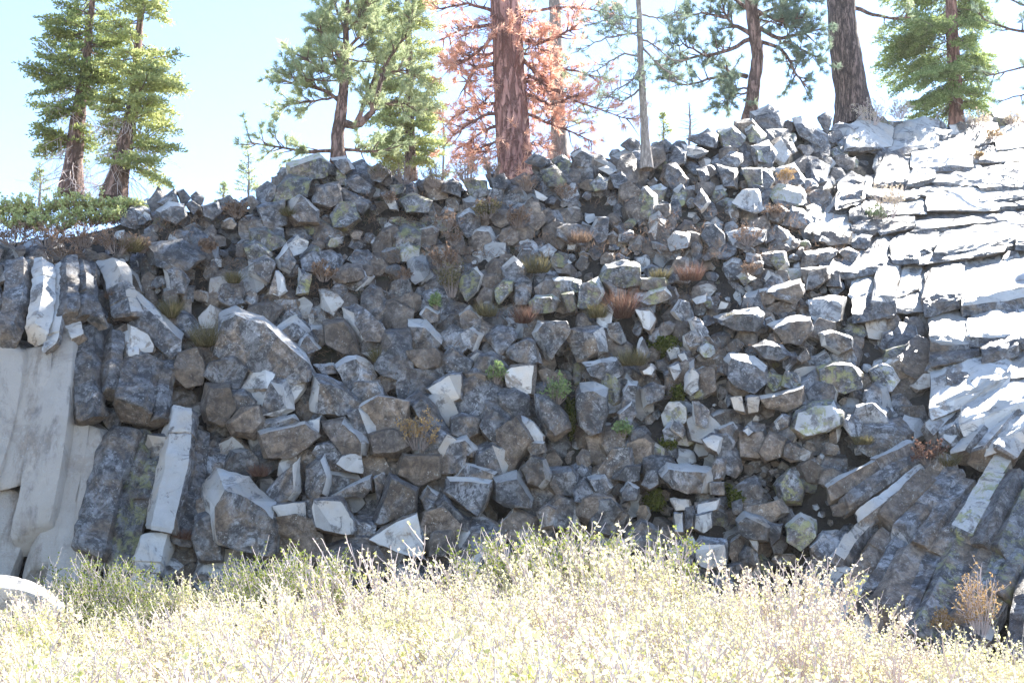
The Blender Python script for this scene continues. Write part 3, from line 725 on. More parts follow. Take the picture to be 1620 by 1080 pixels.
# smaller broken blocks filling what lies between
fill = []
tries = 0
def spacing(u, v):
    s = float(np.interp(v, [200, 330, 450, 600, 900], [25, 23, 29, 42, 52]))
    if 880 < u < 1360 and v > 380: s *= .66
    if u > 1320: s *= .9
    return s
pts_f = []
while tries < 26000:
    tries += 1
    u, v = random.uniform(-160, 1760), random.uniform(185, 1010)
    if v < ridge(u) + 6: continue
    if u < 200 and v < 420: 
        if v < 400: continue
    sp = spacing(u, v)
    if any(abs(u-a) < sp*.62 and abs(v-b) < sp*.62 and math.hypot(u-a, v-b) < sp*.62 for a, b in pts_f): continue
    if any(abs(u - s.c[0]) < 90 and inside(u, v, s.poly) for s in traced): continue
    if col_hit(u, v) or (u < 175 and v > 515) or (u < 260 and v > 680) or (u > 1250 and v > 770) or (u > 1330 and v > 690 and random.random() < .9): continue
    if any(((u-a)/c)**2 + ((v-b)/d)**2 < 1 for a, b, c, d in ((1200, 748, 58, 42), (822, 798, 44, 20), (1052, 782, 30, 36), (892, 572, 18, 14), (560, 780, 22, 16), (905, 650, 10, 34), (1005, 560, 12, 20))): continue
    if u > 1330 + 130 * noise.noise((v * .013, 3.1, 0)) + 60 * (v > 380) and v < 560 and v > 215 and random.random() < (.85 if u > 1420 else .5): continue
    pts_f.append((u, v))
    s = Stone(); n = random.choice([5, 6, 6, 7]); ph = random.uniform(0, 6.28); r = sp * random.choice([.45, .55, .7, .85, 1.05]) * random.uniform(.9, 1.1); asp = random.uniform(.75, 1.3); ro = random.uniform(-.6, .6)
    pl = []
    for i in range(n):
        a = ph + 6.283 * (i + random.uniform(-.28, .28)) / n; x, y = r * math.cos(a) * asp, r * math.sin(a) / asp
        pl.append((u + x*math.cos(ro) - y*math.sin(ro), v + x*math.sin(ro) + y*math.cos(ro)))
    s.poly = pl; s.c = (u, v); s.area = area(pl); s.traced = False
    s.tone = random.choice('ddmmmml'); s.fresh = random.choice(['-', '-', '-', '-', '-', 'T', 'L', 'R', 'F'] if v > 380 or u > 1050 else ['-', '-', '-', '-', 'T', 'T', 'R'])
    s.ex = random.choice('----bbby' if u > 900 or v < 420 else '-----bbb'); s.sh = (random.uniform(-.35, .35), random.uniform(-.2, .45)); s.dy = random.uniform(-.02, .62)
    fill.append(s)
def block_points(s):
    cu, cv = s.c; Yc = Ys(cu, cv) + s.dy; size = math.sqrt(s.area) / pxm(Yc)
    w = max(p[0] for p in s.poly) - min(p[0] for p in s.poly); h = max(p[1] for p in s.poly) - min(p[1] for p in s.poly)
    pts = []; gx, gy = random.uniform(-.45, .45), random.uniform(-.50, .10); dep = random.uniform(.30, .46)
    kk = random.uniform(.72, .94)
    for (u, v) in s.poly:
        Yi = Yc + .35 * (Ys(u, v) - Ys(cu, cv)) + random.uniform(-.04, .04) * size
        pts.append(at(u, v, Yi))
        k = kk + random.uniform(-.12, .1)
        fu, fv = cu + (u - cu) * k + s.sh[0] * w * .42, cv + (v - cv) * k + s.sh[1] * h * .42
        x, y = (fu - cu) / w, (fv - cv) / h
        pts.append(at(fu, fv, Yi - size * (dep + gx * x + gy * y + random.uniform(-.02, .02))))
        pts.append(at(cu + (u - cu) * .85, cv + (v - cv) * .85, Yi + size * .8))
    return pts
def block_bm(s, cuts):
    b = new_bm(); rock_mesh(b, block_points(s), cuts, .024 if s.traced else .022, TONE[s.tone] * random.uniform(.85, 1.12), s.fresh, 1.0 if s.ex == 'y' else 0.0, .75 if s.ex == 'b' else 0.0)
    return b

# ---- labels that point: what it looks like, and which way it lies from the nearest landmark
LAND = [(760, 440, 'brown shrublets in the upper middle'), (330, 522, 'grass tuft on the left ledge'), (660, 680, 'tan bushy plant'), (785, 592, 'green sprig beside two pale faces'),
 (880, 612, 'green sprig in the middle'), (710, 612, 'large cream broken face'), (1090, 425, 'red tuft'), (830, 490, 'small rusty tuft'), (1055, 545, 'green moss patch'), (1200, 750, 'dark hollow on the right'),
 (1060, 790, 'low dark hollow beside the pale pillar'), (535, 250, 'small fork-trunked pine'), (815, 280, 'thick red trunk'), (1020, 258, 'slender pale trunk'), (1190, 180, 'bent pine'), (1345, 185, 'thick plated trunk'),
 (1400, 310, 'dry bush on the sunlit slope'), (1470, 715, 'red bush above the leaning columns'), (100, 360, 'rusty shrubs on the left rim'), (260, 330, 'perched blocks on the left rim'),
 (425, 550, 'big rounded boulder'), (530, 815, 'wide pale face at the foot'), (720, 270, 'dry shrubs on the rim'), (510, 430, 'pink twiglet on the upper left'), (1100, 830, 'pale stacked pillar'), (1280, 650, 'boulder with a pale oval'),
 (370, 800, 'square pale-topped block at the foot'), (1390, 170, 'straw bush beside the plated trunk'), (1250, 280, 'sunlit rim'), (690, 480, 'small green sprig higher up'), (290, 690, 'blue-white leaning column')]
ORD = ['', 'second ', 'third ', 'fourth ', 'fifth ', 'sixth ', 'seventh ', 'eighth ', 'ninth ', 'tenth ', 'eleventh ', 'twelfth ']
LOOK = dict(d='dark', m='grey', l='light grey', p='smooth cream'); EXW = {'y': 'lichen-flecked', 'b': 'brown-stained', '-': ''}
def direction(dx, dy):
    a = math.degrees(math.atan2(-dy, dx)) % 360
    return ['right of', 'up-right of', 'above', 'up-left of', 'left of', 'down-left of', 'below', 'down-right of'][int((a + 22.5) // 45) % 8]
def label_all(items, noun):
    seen = {}
    rows = []
    for s, o in items:
        c = s.c; L = min(LAND, key=lambda l: math.hypot(l[0]-c[0], l[1]-c[1])); d = math.hypot(L[0]-c[0], L[1]-c[1])
        rows.append((d, s, o, L))
    for d, s, o, L in sorted(rows, key=lambda r: r[0]):
        look = ' '.join(x for x in (LOOK[s.tone], EXW[s.ex], 'pale-faced' if 'F' in s.fresh else 'pale-topped' if 'T' in s.fresh else '') if x)
        dr = direction(s.c[0] - L[0], s.c[1] - L[1]) if d > 14 else 'at'
        key = (look, dr, L[2]); k = seen.get(key, 0); seen[key] = k + 1
        lb = f'{ORD[min(k, 11)]}{look} {noun} {dr} the {L[2]}'; o['label'] = lb if len(lb.split()) <= 16 else lb.replace('brown-stained ', '').replace('lichen-flecked ', '') if len(lb.split()) == 17 else f'{ORD[min(k, 11)]}{look} {noun} {dr} {L[2]}'

big = sorted(fill, key=lambda s: -s.area)
n_single = max(0, 292 - len(traced))
single = traced + big[:n_single]; rest = big[n_single:]
items = []
for s in single:
    b = block_bm(s, 4); o = bm_object('rock_block', b, at(s.c[0], s.c[1], Ys(*s.c)))
    tag(o, None, 'rock', 'broken basalt blocks of the cliff face'); items.append((s, o))
label_all(items, 'block')
citems = []
for s in cols:
    o = bm_object('basalt_column', column_mesh(None, s), at(*ccenter(s), Ys(*ccenter(s)))); s.c = ccenter(s)
    tag(o, None, 'rock column', 'lying columns of the sunlit slope' if s.slope else 'leaning basalt columns', 'thing'); citems.append((s, o))
label_all([i for i in citems if not i[0].slope], 'column'); label_all([i for i in citems if i[0].slope], 'sunlit column')
allb = new_bm()
def merge(meshes, name):
    V, F, A = [], [], {k: [] for k in ('tone', 'fresh', 'lich', 'brown')}; n = 0
    for b in meshes:
        b.verts.index_update(); V += [tuple(v.co) for v in b.verts]
        ly = {k: b.faces.layers.float[k] for k in A}
        for f in b.faces:
            F.append([n + v.index for v in f.verts])
            for k in A: A[k].append(f[ly[k]])
        n += len(b.verts); b.free()
    me = bpy.data.meshes.new(name); me.from_pydata(V, [], F)
    for k in A: me.attributes.new(k, 'FLOAT', 'FACE').data.foreach_set('value', A[k])
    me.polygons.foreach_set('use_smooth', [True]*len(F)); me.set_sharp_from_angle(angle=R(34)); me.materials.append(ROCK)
    o = bpy.data.objects.new(name, me); C.objects.link(o); return o
bms = [block_bm(s, 2) for s in rest]
for _ in range(70):                            # shattered pieces inside the hollow on the right
    s = Stone(); u, v = random.gauss(1205, 28), random.gauss(755, 20); r = random.uniform(5, 14); ph = random.uniform(0, 6)
    s.poly = [(u + r*random.uniform(.6, 1.4)*math.cos(ph + 6.283*i/5), v + r*random.uniform(.5, 1.1)*math.sin(ph + 6.283*i/5)) for i in range(5)]
    s.c = (u, v); s.area = area(s.poly); s.traced = False; s.tone = random.choice('dmm'); s.fresh = random.choice(['F', '-', 'T', '-', '-']); s.ex = random.choice('bb-'); s.sh = (random.uniform(-.3, .3), .2); s.dy = random.uniform(.3, .95)
    bms.append(block_bm(s, 1))
HOLES = ((1200, 748, 58, 42), (822, 798, 44, 20), (1052, 782, 30, 36), (892, 572, 18, 14), (560, 780, 22, 16), (905, 650, 10, 34), (1005, 560, 12, 20))
for _ in range(900):                           # chips and small stones wedged in the joints
    u, v = random.uniform(-50, 1450), random.uniform(290, 940)
    if u < 950 and v > 480 and random.random() < .75: continue
    if any(((u-a)/c)**2 + ((v-b)/d)**2 < 1 for a, b, c, d in HOLES) and random.random() < .35: continue
    if v < ridge(u) + 15 or (u < 330 and v < 900 and v > 520): continue
    s = Stone(); r = random.uniform(5, 13); n = 5; ph = random.uniform(0, 6)
    s.poly = [(u + r*random.uniform(.7, 1.3)*math.cos(ph + 6.283*i/n), v + r*random.uniform(.6, 1.1)*math.sin(ph + 6.283*i/n)) for i in range(n)]
    s.c = (u, v); s.area = area(s.poly); s.traced = False; s.tone = random.choice('mml'); s.fresh = random.choice(['F', '-', 'T', '-', 'L']); s.ex = random.choice('--b'); s.sh = (0, .2); s.dy = random.uniform(.1, .4)
    bms.append(block_bm(s, 1))
tag(merge(bms, 'rubble'), 'small broken basalt rubble filling gaps between the larger blocks', 'rubble', kind='stuff')
allb.free()

# ---------------------------------------------------------------- plants
def rvec(): return Vector(rng.normal(size=3)).normalized()
def bend_path(p, d, L, n=6, droop=0.0, wig=.12):
    path = [Vector(p)]; d = Vector(d).normalized()
    for i in range(n):
        d = (d + rvec() * wig + Vector((0, 0, droop / n))).normalized(); path.append(path[-1] + d * L / n)
    return path
def along(path, t):
    k = t * (len(path) - 1); i = min(int(k), len(path) - 2); return path[i].lerp(path[i+1], k - i), (path[i+1] - path[i]).normalized()
def trunk_of(root, px, Y, mat, n=14, rough=.05):
    """px: (u, v, width in pixels) from the foot up"""
    mb = MB(); pts = []; rad = []
    K = 26
    vs_ = [p[1] for p in px]
    for i in range(K + 1):
        t = i / K; k = t * (len(px) - 1); a = min(int(k), len(px) - 2); f = k - a
        u, v, w = [px[a][q] * (1 - f) + px[a+1][q] * f for q in range(3)]
        p = at(u, v, Y); pts.append(p + rvec() * .01); rad.append(w / 2 / pxm(Y) * (1 + rough * noise.noise(p * 2)) * (1 + .35 * max(0, .12 - t) / .12))
    mb.tube(pts, rad, n)
    o = mb.build('trunk', mat, root, root.location, True); return pts, rad
def pine_tuft(nd, p, d, L=.17, n=26, spread=.9):
    b = np.repeat(np.array([tuple(p)]), n, 0) + rng.normal(size=(n, 3)) * .025
    dd = np.array(tuple(d)) * .75 + rng.normal(size=(n, 3)) * spread * .62
    nd.blades(b, dd, L * rng.uniform(.7, 1.1, n), .010, rng.random() * .6 + rng.random(n) * .4)
def pine_limb(tw, nd, path, r0, ntw=12, tl=.55, L=.17, n=26, tufts=2, start=.25, green=1.0):
    m = len(path); tw.tube(path, np.linspace(r0, r0 * .3, m), 6)
    if green: pine_tuft(nd, path[-1], (path[-1] - path[-2]).normalized(), L, n)
    for i in range(ntw):
        p, d = along(path, rng.uniform(start, 1.0)); q = (d * .7 + rvec() * .75 + Vector((0, 0, .15))).normalized()
        sp = bend_path(p, q, tl * rng.uniform(.4, 1.1), 4, .25, .22); tw.tube(sp, np.linspace(r0 * .35 + .004, .004, 5), 4)
        for k in range(tufts):
            if rng.random() > green: continue
            pp, d2 = along(sp, 1 - .28 * k); pine_tuft(nd, pp, d2, L, n)
            if rng.random() < .5:
                s2 = bend_path(pp, (d2 + rvec() * .8).normalized(), .16, 2, .1, .2); tw.tube(s2, .004, 3); pine_tuft(nd, s2[-1], (s2[-1] - s2[0]).normalized(), L, n)
def fir_limb(tw, nd, path, r0, L, dens=1.0, leaf=.095, flat=.75):
    tw.tube(path, np.linspace(r0, .006, len(path)), 5)
    nt = max(4, int(L / .06)); Bs, Ds = [], []
    for i in range(nt):
        t = .18 + .82 * (i + rng.random()) / nt; p, d = along(path, min(t, .999)); sd = Vector((-d.y, d.x, 0)).normalized()
        for sg in (-1, 1):
            if rng.random() > dens: continue
            tl = L * .55 * (1.05 - t * .75) * rng.uniform(.6, 1.15)
            q = (d * .75 + sd * sg * .85 + Vector((0, 0, rng.normal() * .14))).normalized(); k = max(3, int(tl / .022))
            s = np.linspace(.08, 1, k)[:, None]
            base = np.array(tuple(p)) + s * tl * np.array(tuple(q)) + np.array([0, 0, -.10]) * s * s * tl + rng.normal(size=(k, 3)) * .008
            dd = np.array(tuple(q)) * .8 + rng.normal(size=(k, 3)) * .55 + np.array([0, 0, .22])
            Bs.append(base); Ds.append(dd)
    if Bs:
        B = np.concatenate(Bs); D = np.concatenate(Ds); N = len(B)
        nd.leaves(B, D, leaf * rng.uniform(.7, 1.25, N), .018, .3, np.clip(rng.normal(.5, .25, N), 0, 1))
def tree_root(name, u, v, Y, label, group='trees along the cliff top'):
    return tag(empty(name, at(u, v, Y)), label, 'tree', group)
def fir(u, v, Y, px, mat, bark, prof, nl, label, dead=10, dens=.9, droop=-.25, zup=.05):
    """prof: list of (v, left reach, right reach) in pixels"""
    root = tree_root('fir_tree', u, v, Y, label); pts, rad = trunk_of(root, px, Y, bark)
    tw, nd, dd = MB(), MB(), MB(); pv = [p[1] for p in px]; s = pxm(Y)
    vv = sorted(p[0] for p in prof); top, bot = vv[0], vv[-1]; P = sorted(prof)
    for i in range(int(nl * 1.2)):
        v_ = rng.uniform(top, bot); k = np.interp(v_, pv[::-1], [q / (len(px) - 1) for q in range(len(px))][::-1])
        p, d = along(pts, min(.999, k)); az = rng.uniform(0, 6.283); c = math.cos(az)
        reach = np.interp(v_, [q[0] for q in P], [q[2 if c > 0 else 1] for q in P]) / s
        L = reach * rng.uniform(.72, 1.08) * (1 if abs(c) > .5 else .8)
        if L < .12: continue
        path = bend_path(p, (c, math.sin(az), zup + rng.normal() * .24), L, 6, droop, .12); fir_limb(tw, nd, path, .018, L, dens)
    for i in range(dead):
        v_ = rng.uniform(bot - 110, v - 8); k = np.interp(v_, pv[::-1], [q / (len(px) - 1) for q in range(len(px))][::-1])
        p, d = along(pts, min(.999, k)); az = rng.uniform(0, 6.283); L = rng.uniform(.5, 1.15)
        path = bend_path(p, (math.cos(az), math.sin(az), -.15), L, 6, -.9, .25); dd.tube(path, np.linspace(.012, .004, 7), 4)
        for q in range(5):
            a, b = along(path, rng.uniform(.3, 1)); dd.tube(bend_path(a, b + rvec(), L * .35, 3, -.4, .3), .004, 3)
    tw.build('limbs', M['bark_brown'], root, root.location); nd.build('crown', mat, root, root.location)
    if dead: dd.build('dead_branches', M['twig'], root, root.location)
    return root
def px_path(pl, Y, dy=0.0, n=10):
    out = []; m = len(pl)
    for i in range(n + 1):
        k = i / n * (m - 1); a = min(int(k), m - 2); f = k - a
        f2 = f
        out.append(at(pl[a][0] * (1-f2) + pl[a+1][0] * f2, pl[a][1] * (1-f2) + pl[a+1][1] * f2, Y + dy * i / n) + rvec() * .02)
    return out
def pine(name, u, v, Y, px, mat, bark, limbs, label, auto=None, r=.05, ntw=12, tl=.55, L=.17, n=26, tufts=2, green=1.0, crown_name='crown', wood='bark_brown', agreen=None):
    root = tree_root(name, u, v, Y, label); pts, rad = trunk_of(root, px, Y, bark); tw, nd = MB(), MB()
    for pl, w in limbs:
        pine_limb(tw, nd, px_path(pl, Y, rng.uniform(-.7, .7)), w / 2 / pxm(Y), ntw, tl, L, n, tufts, .25, green)
    if auto:
        cnt, v0, v1, l0, l1, up, droop = auto; pv = [p[1] for p in px]
        for i in range(cnt):
            v_ = rng.uniform(v0, v1); k = np.interp(v_, pv[::-1], [q / (len(px) - 1) for q in range(len(px))][::-1])
            p, d = along(pts, min(.999, k)); az = rng.uniform(0, 6.283)
            path = bend_path(p, (math.cos(az), math.sin(az), up + rng.normal() * .2), rng.uniform(l0, l1), 7, droop, .16); pine_limb(tw, nd, path, r * .6, ntw, tl, L, n, tufts, .3, green if agreen is None else agreen)
    tw.build('limbs', M[wood], root, root.location)
    if nd.v: nd.build(crown_name, mat, root, root.location)
    return root

fir(112, 300, 7.2, [(112, 308, 34), (122, 200, 26), (134, 120, 17), (146, 0, 9), (150, -70, 6)], M['fir'], M['bark_brown'],
    [(-60, 60, 50), (0, 70, 50), (60, 85, 65), (120, 100, 75), (200, 95, 40), (235, 80, 30)], 80, 'leaning brown-trunked fir, the left one of the pair on the green rim', 60)
fir(182, 306, 6.6, [(180, 314, 36), (200, 220, 27), (213, 150, 18), (224, 0, 9), (228, -70, 6)], M['fir_bright'], M['bark_brown'],
    [(-60, 40, 50), (0, 50, 55), (60, 65, 75), (130, 70, 90), (200, 60, 95), (265, 25, 100)], 80, 'bright green fir with drooping dead twigs, right one of the pair on the green rim', 75)
fir(645, 262, 17, [(650, 285, 18), (648, 150, 14), (645, 0, 10), (645, -80, 8)], M['fir_bright'], M['bark_brown'],
    [(-70, 50, 50), (0, 60, 55), (100, 70, 60), (200, 75, 60), (270, 80, 60)], 110, 'dense yellow-green fir rising behind the small forked pine', 0, .95)
pine('pine_tree', 535, 248, 8.6, [(536, 258, 24), (534, 215, 22), (541, 170, 19), (545, 120, 14), (548, 40, 9), (550, -20, 5)], M['pine'], M['bark_brown'],
     [([(540, 196), (565, 200), (590, 175), (605, 120), (620, 85)], 15), ([(562, 202), (575, 165), (590, 130), (600, 90)], 9), ([(543, 165), (520, 145), (480, 135), (440, 125)], 8), ([(545, 130), (510, 110), (480, 90)], 6),
      ([(546, 100), (520, 70), (500, 40)], 6), ([(548, 80), (575, 50), (590, 10)], 6), ([(600, 120), (635, 110), (665, 120)], 5), ([(534, 238), (500, 240), (450, 235), (395, 225)], 7), ([(541, 236), (580, 240), (620, 235)], 6),
      ([(590, 170), (630, 160), (660, 175)], 5), ([(545, 150), (500, 160), (455, 165)], 5), ([(605, 110), (640, 60), (650, 30)], 5), ([(548, 50), (530, 10), (520, -30)], 5), ([(548, 30), (570, -10), (575, -40)], 5)],
     'small pine with a curved forked trunk on the rocky knob', (16, -20, 140, .7, 1.5, .25, .2), .035, 18, .55, .16, 32, 2)
pine('dead_pine_tree', 815, 290, 8.8, [(817, 296, 60), (812, 220, 57), (806, 130, 54), (800, 0, 50), (796, -70, 48)], M['dead'], M['bark_red'],
     [([(790, 42), (765, 40), (735, 45), (700, 62)], 8), ([(785, 50), (765, 75), (740, 95), (705, 100)], 8), ([(790, 100), (755, 105), (740, 125), (735, 150)], 9), ([(826, 60), (850, 70), (880, 60), (905, 45)], 8), ([(800, 165), (765, 165), (715, 185)], 7),
      ([(800, 175), (760, 185), (715, 215)], 7), ([(805, 195), (770, 205), (725, 235)], 7), ([(835, 150), (870, 165), (920, 150)], 6), ([(820, 90), (850, 115), (870, 150)], 8), ([(835, 180), (880, 200), (940, 225)], 6), ([(800, 215), (770, 230), (745, 245)], 5),
      ([(800, 75), (780, 85), (740, 90), (720, 105)], 6), ([(815, 85), (840, 85), (860, 100)], 6), ([(815, 120), (835, 130), (850, 140)], 6), ([(830, 100), (900, 110), (975, 130)], 5), ([(835, 120), (920, 165), (1000, 190)], 5), ([(790, 20), (740, 5), (690, 15)], 7), ([(830, 20), (900, 10), (960, 20)], 6)],
     'massive red-barked trunk with rusty dead needles and bare drooping limbs', (26, -20, 250, .7, 1.8, -.1, -.9), .028, 20, .5, .19, 24, 1, .95, 'dead_needles', 'bark_red', .4)
pine('bare_snag', 886, 250, 11.5, [(886, 262, 28), (883, 180, 25), (880, 90, 23), (878, 0, 20), (877, -70, 18)], M['pine'], M['bark_grey'],
     [([(885, 185), (905, 175), (930, 180)], 5), ([(884, 180), (865, 172), (850, 180)], 5), ([(884, 190), (900, 190), (915, 195)], 4)], 'pale grey standing dead trunk just behind the massive red trunk', (14, -20, 170, .6, 1.5, .1, -.3), .022, 12, .4, .14, 22, 1, .4, 'crown', 'bark_grey')
pine('slender_tree', 1022, 262, Ys(1022, 262) - .35, [(1024, 268, 18), (1019, 190, 14), (1014, 100, 11), (1010, 0, 9), (1009, -70, 7)], M['pine_blue'], M['bark_grey'],
     [([(1014, 90), (985, 85), (960, 100), (930, 120)], 4), ([(1014, 100), (1000, 130), (970, 145), (950, 165)], 4), ([(1016, 140), (985, 160), (960, 150)], 4), ([(1012, 60), (1040, 75), (1070, 100)], 4), ([(1012, 70), (1050, 110), (1075, 125)], 4), ([(1011, 30), (975, 25), (930, 40)], 4), ([(1012, 50), (960, 60), (915, 80)], 4), ([(1011, 20), (1040, 30), (1070, 20)], 4)],
     'slender pale grey trunk with sparse twigs rising from the rocks', (8, -20, 140, .5, 1.1, .1, -.2), .018, 15, .4, .10, 18, 1, .7, 'crown', 'twig_grey')
pine('pine_tree', 1188, 178, 12.0, [(1186, 192, 24), (1192, 140, 22), (1199, 90, 20), (1192, 35, 22), (1180, -60, 16)], M['pine_blue'], M['bark_brown'],
     [([(1182, 122), (1158, 118), (1140, 103)], 9), ([(1158, 118), (1125, 124), (1090, 135), (1060, 128)], 6), ([(1190, 55), (1160, 40), (1138, 10)], 9), ([(1202, 65), (1240, 80), (1258, 115), (1278, 140)], 7), ([(1204, 45), (1232, 62), (1265, 55), (1300, 45)], 8), ([(1190, 60), (1150, 82), (1100, 90), (1055, 105)], 8),
      ([(1186, 146), (1165, 150), (1140, 165)], 4), ([(1186, 140), (1160, 140), (1150, 160)], 4), ([(1150, 30), (1110, 20), (1080, 30)], 5), ([(1195, 25), (1240, 10), (1290, -10)], 7), ([(1240, 65), (1280, 85), (1302, 95)], 5), ([(1190, 20), (1150, -10), (1110, -25)], 7), ([(1195, 15), (1230, 35), (1280, 25)], 6), ([(1120, 90), (1080, 70), (1065, 75)], 4)],
     'bent pine with wide spreading limbs standing on the right of the rim', (6, -40, 60, .7, 1.3, .2, .1), .04, 17, .6, .16, 34, 2)
root = tree_root('big_pine_tree', 1348, 190, 13.5, 'thick plated trunk leaning left beside the straw bush'); trunk_of(root, [(1354, 200, 62), (1343, 120, 53), (1333, 50, 48), (1327, -70, 44)], 13.5, M['bark_plate'], 18, .08)
tw, nd = MB(), MB(); pine_limb(tw, nd, px_path([(1352, 12), (1385, 25), (1420, 30), (1440, 28)], 13.5, -.4), .06, 8, .5, .15, 20, 1); tw.build('limbs', M['bark_brown'], root, root.location); nd.build('crown', M['pine'], root, root.location)
fir(1512, 192, 16.5, [(1514, 200, 22), (1510, 110, 22), (1506, 50, 20), (1504, -70, 15)], M['fir_mix'], M['bark_red'],
    [(-60, 90, 80), (0, 110, 85), (60, 125, 80), (120, 120, 70), (170, 110, 60)], 84, 'lush green fir with drooping boughs near the right corner', 14, .85, -.7)
pine('pine_tree', 1840, 190, 14.5, [(1840, 205, 30), (1830, 0, 26), (1826, -40, 22)], M['pine_blue'], M['bark_brown'],
     [([(1826, 60), (1680, 50), (1630, 52), (1590, 45), (1555, 30)], 8), ([(1826, 60), (1680, 105), (1630, 105), (1598, 112), (1560, 120)], 6), ([(1826, 60), (1680, 15), (1620, 10), (1580, -10)], 7), ([(1826, 60), (1680, 130), (1620, 150), (1580, 160)], 5)], 'pine whose limbs reach in from beyond the right edge', None, .04, 10, .5, .15, 22, 2)
for (u, v, w, h, Y, mt, lab) in ((62, 318, 50, 60, 20, 'fir', 'small pale far conifer left of the fir pair'), (392, 318, 60, 80, 20, 'pine', 'thin pale far conifer left of the forked pine'), (352, 322, 30, 35, 22, 'pine', 'tiny far conifer top left of the rocky knob'),
                             (1048, 232, 36, 55, 20, 'fir_bright', 'young far conifer right of the slender pale trunk'), (1090, 232, 56, 70, 18, 'straw', 'bare pale sapling left of the bent pine'), (700, 290, 60, 130, 24, 'fir', 'far conifer left of the massive red trunk')):
    root = tree_root('young_conifer', u, v + 8, Y, lab); pts, rad = trunk_of(root, [(u, v + 8, 5), (u + 2, v - h / 2, 3.5), (u, v - h, 1.5)], Y, M['bark_grey'], 6)
    tw, nd = MB(), MB()
    for i in range(34):
        t = rng.uniform(.12, .98); p, d = along(pts, t); az = rng.uniform(0, 6.28); L = w / 2 / pxm(Y) * (1.15 - t) * rng.uniform(.7, 1.1)
        path = bend_path(p, (math.cos(az), math.sin(az), .15), L, 4, .1, .1)
        if mt == 'straw': tw.tube(path, np.linspace(.012, .004, 5), 3); tw.tube(bend_path(path[2], rvec() + Vector((0, 0, .5)), L * .6, 3, .1, .2), .004, 3)
        else: fir_limb(tw, nd, path, .010, L, .6)
    tw.build('limbs', M['twig_grey'], root, root.location)
    if nd.v: nd.build('crown', M[mt], root, root.location)

def bush(name, cat, label, u, v, w, h, mat, Y=None, stems=26, leaf=(.045, .014), per=26, wood='twig_grey', up=.7, group=None, grass=False):
    """a small plant whose foot stands at pixel (u, v), w wide and h tall in pixels"""
    Y = Ys(u, v) - .25 if Y is None else Y; root = tag(empty(name, at(u, v, Y)), label, cat, group); s = pxm(Y); W, H = w / s, h / s
    p0 = Vector(root.location); tw, nd = MB(), MB()
    if grass:
        N = stems * 14; ang = rng.uniform(0, 6.28, N); rr = np.sqrt(rng.random(N)) * W * .3
        b = np.array(tuple(p0)) + np.stack([np.cos(ang) * rr, np.sin(ang) * rr * .7, -.03 + 0 * rr], 1)
        d = np.stack([np.cos(ang) * rr / W * 1.7 + rng.normal(size=N) * .45, np.sin(ang) * .4 - .35 + rng.normal(size=N) * .35, np.ones(N)], 1)
        nd.blades(b, d, H * rng.uniform(.5, 1.05, N), .006); nd.build('blades', mat, root, root.location); return root
    for i in range(stems):
        a = rng.uniform(0, 6.28); k = math.sqrt(rng.random()); tip = p0 + Vector((math.cos(a) * W * .5 * k, math.sin(a) * W * .4 * k - .08, H * rng.uniform(.45, 1) * (1 - .35 * k * k)))
        st = p0 + Vector((math.cos(a) * W * .12, math.sin(a) * W * .1, 0)); mid = st.lerp(tip, .5) + rvec() * .05 * H
        path = [st, mid, tip]; tw.tube(path, [.007, .005, .003], 4)
        for q in range(3):
            pp, d = along(path, rng.uniform(.35, .95)); tp = bend_path(pp, d * .6 + rvec() + Vector((0, 0, up * .5)), H * .24, 3, .1, .2); tw.tube(tp, .0028, 3)
            m = per // 3; t = rng.random(m); seg = np.array([tuple(along(tp, x)[0]) for x in t]) + rng.normal(size=(m, 3)) * .012
            nd.leaves(seg, rng.normal(size=(m, 3)) + np.array([0, 0, up]), leaf[0] * rng.uniform(.6, 1.3, m), leaf[1], .2)
    tw.build('stems', M[wood], root, root.location); nd.build('foliage', mat, root, root.location); return root
# left rim: green manzanita behind, rusty shrubs before it
for i, (u, v, w, h, lab) in enumerate(((10, 352, 90, 48, 'green manzanita bush at the far left of the rim'), (60, 350, 80, 44, 'green manzanita bush under the left fir'), (112, 345, 90, 48, 'green manzanita bush between the fir pair'),
        (165, 342, 80, 40, 'green manzanita bush right under the right fir'), (205, 340, 60, 28, 'low green manzanita bush left of the perched blocks'), (140, 358, 80, 34, 'green manzanita bush just above the middle rusty shrub'), (185, 356, 70, 30, 'green manzanita bush just above the right rusty shrub'), (85, 368, 90, 36, 'pale green manzanita bush just above the rusty shrubs'), (30, 366, 80, 34, 'yellowish manzanita bush in the left corner of the rim'))):
    bush('manzanita_bush', 'shrub', lab, u, v, w, h, M['manz'], 3.9 - .012 * (v - 340), 44, (.05, .02), 42, 'bark_red', .6, 'green bushes on the left rim')
for u, v, w, h, lab in ((20, 388, 80, 40, 'rusty dry shrub at the far left cliff edge'), (75, 390, 80, 42, 'rusty dry shrub over the left pale columns'), (130, 392, 80, 46, 'rusty dry shrub in the middle of the left cliff edge'), (185, 402, 70, 44, 'rusty dry shrub right of its row on the left cliff edge'), (105, 412, 60, 26, 'grey-brown twiggy shrub hanging over the left columns'), (225, 400, 40, 30, 'small rusty shrub at the end of the left row')):
    bush('dry_shrub', 'shrub', lab, u, v, w, h, M['rust'], Ys(u, v) - .1, 40, (.035, .010), 33, 'twig_grey', .5, 'rusty shrubs on the left cliff edge')
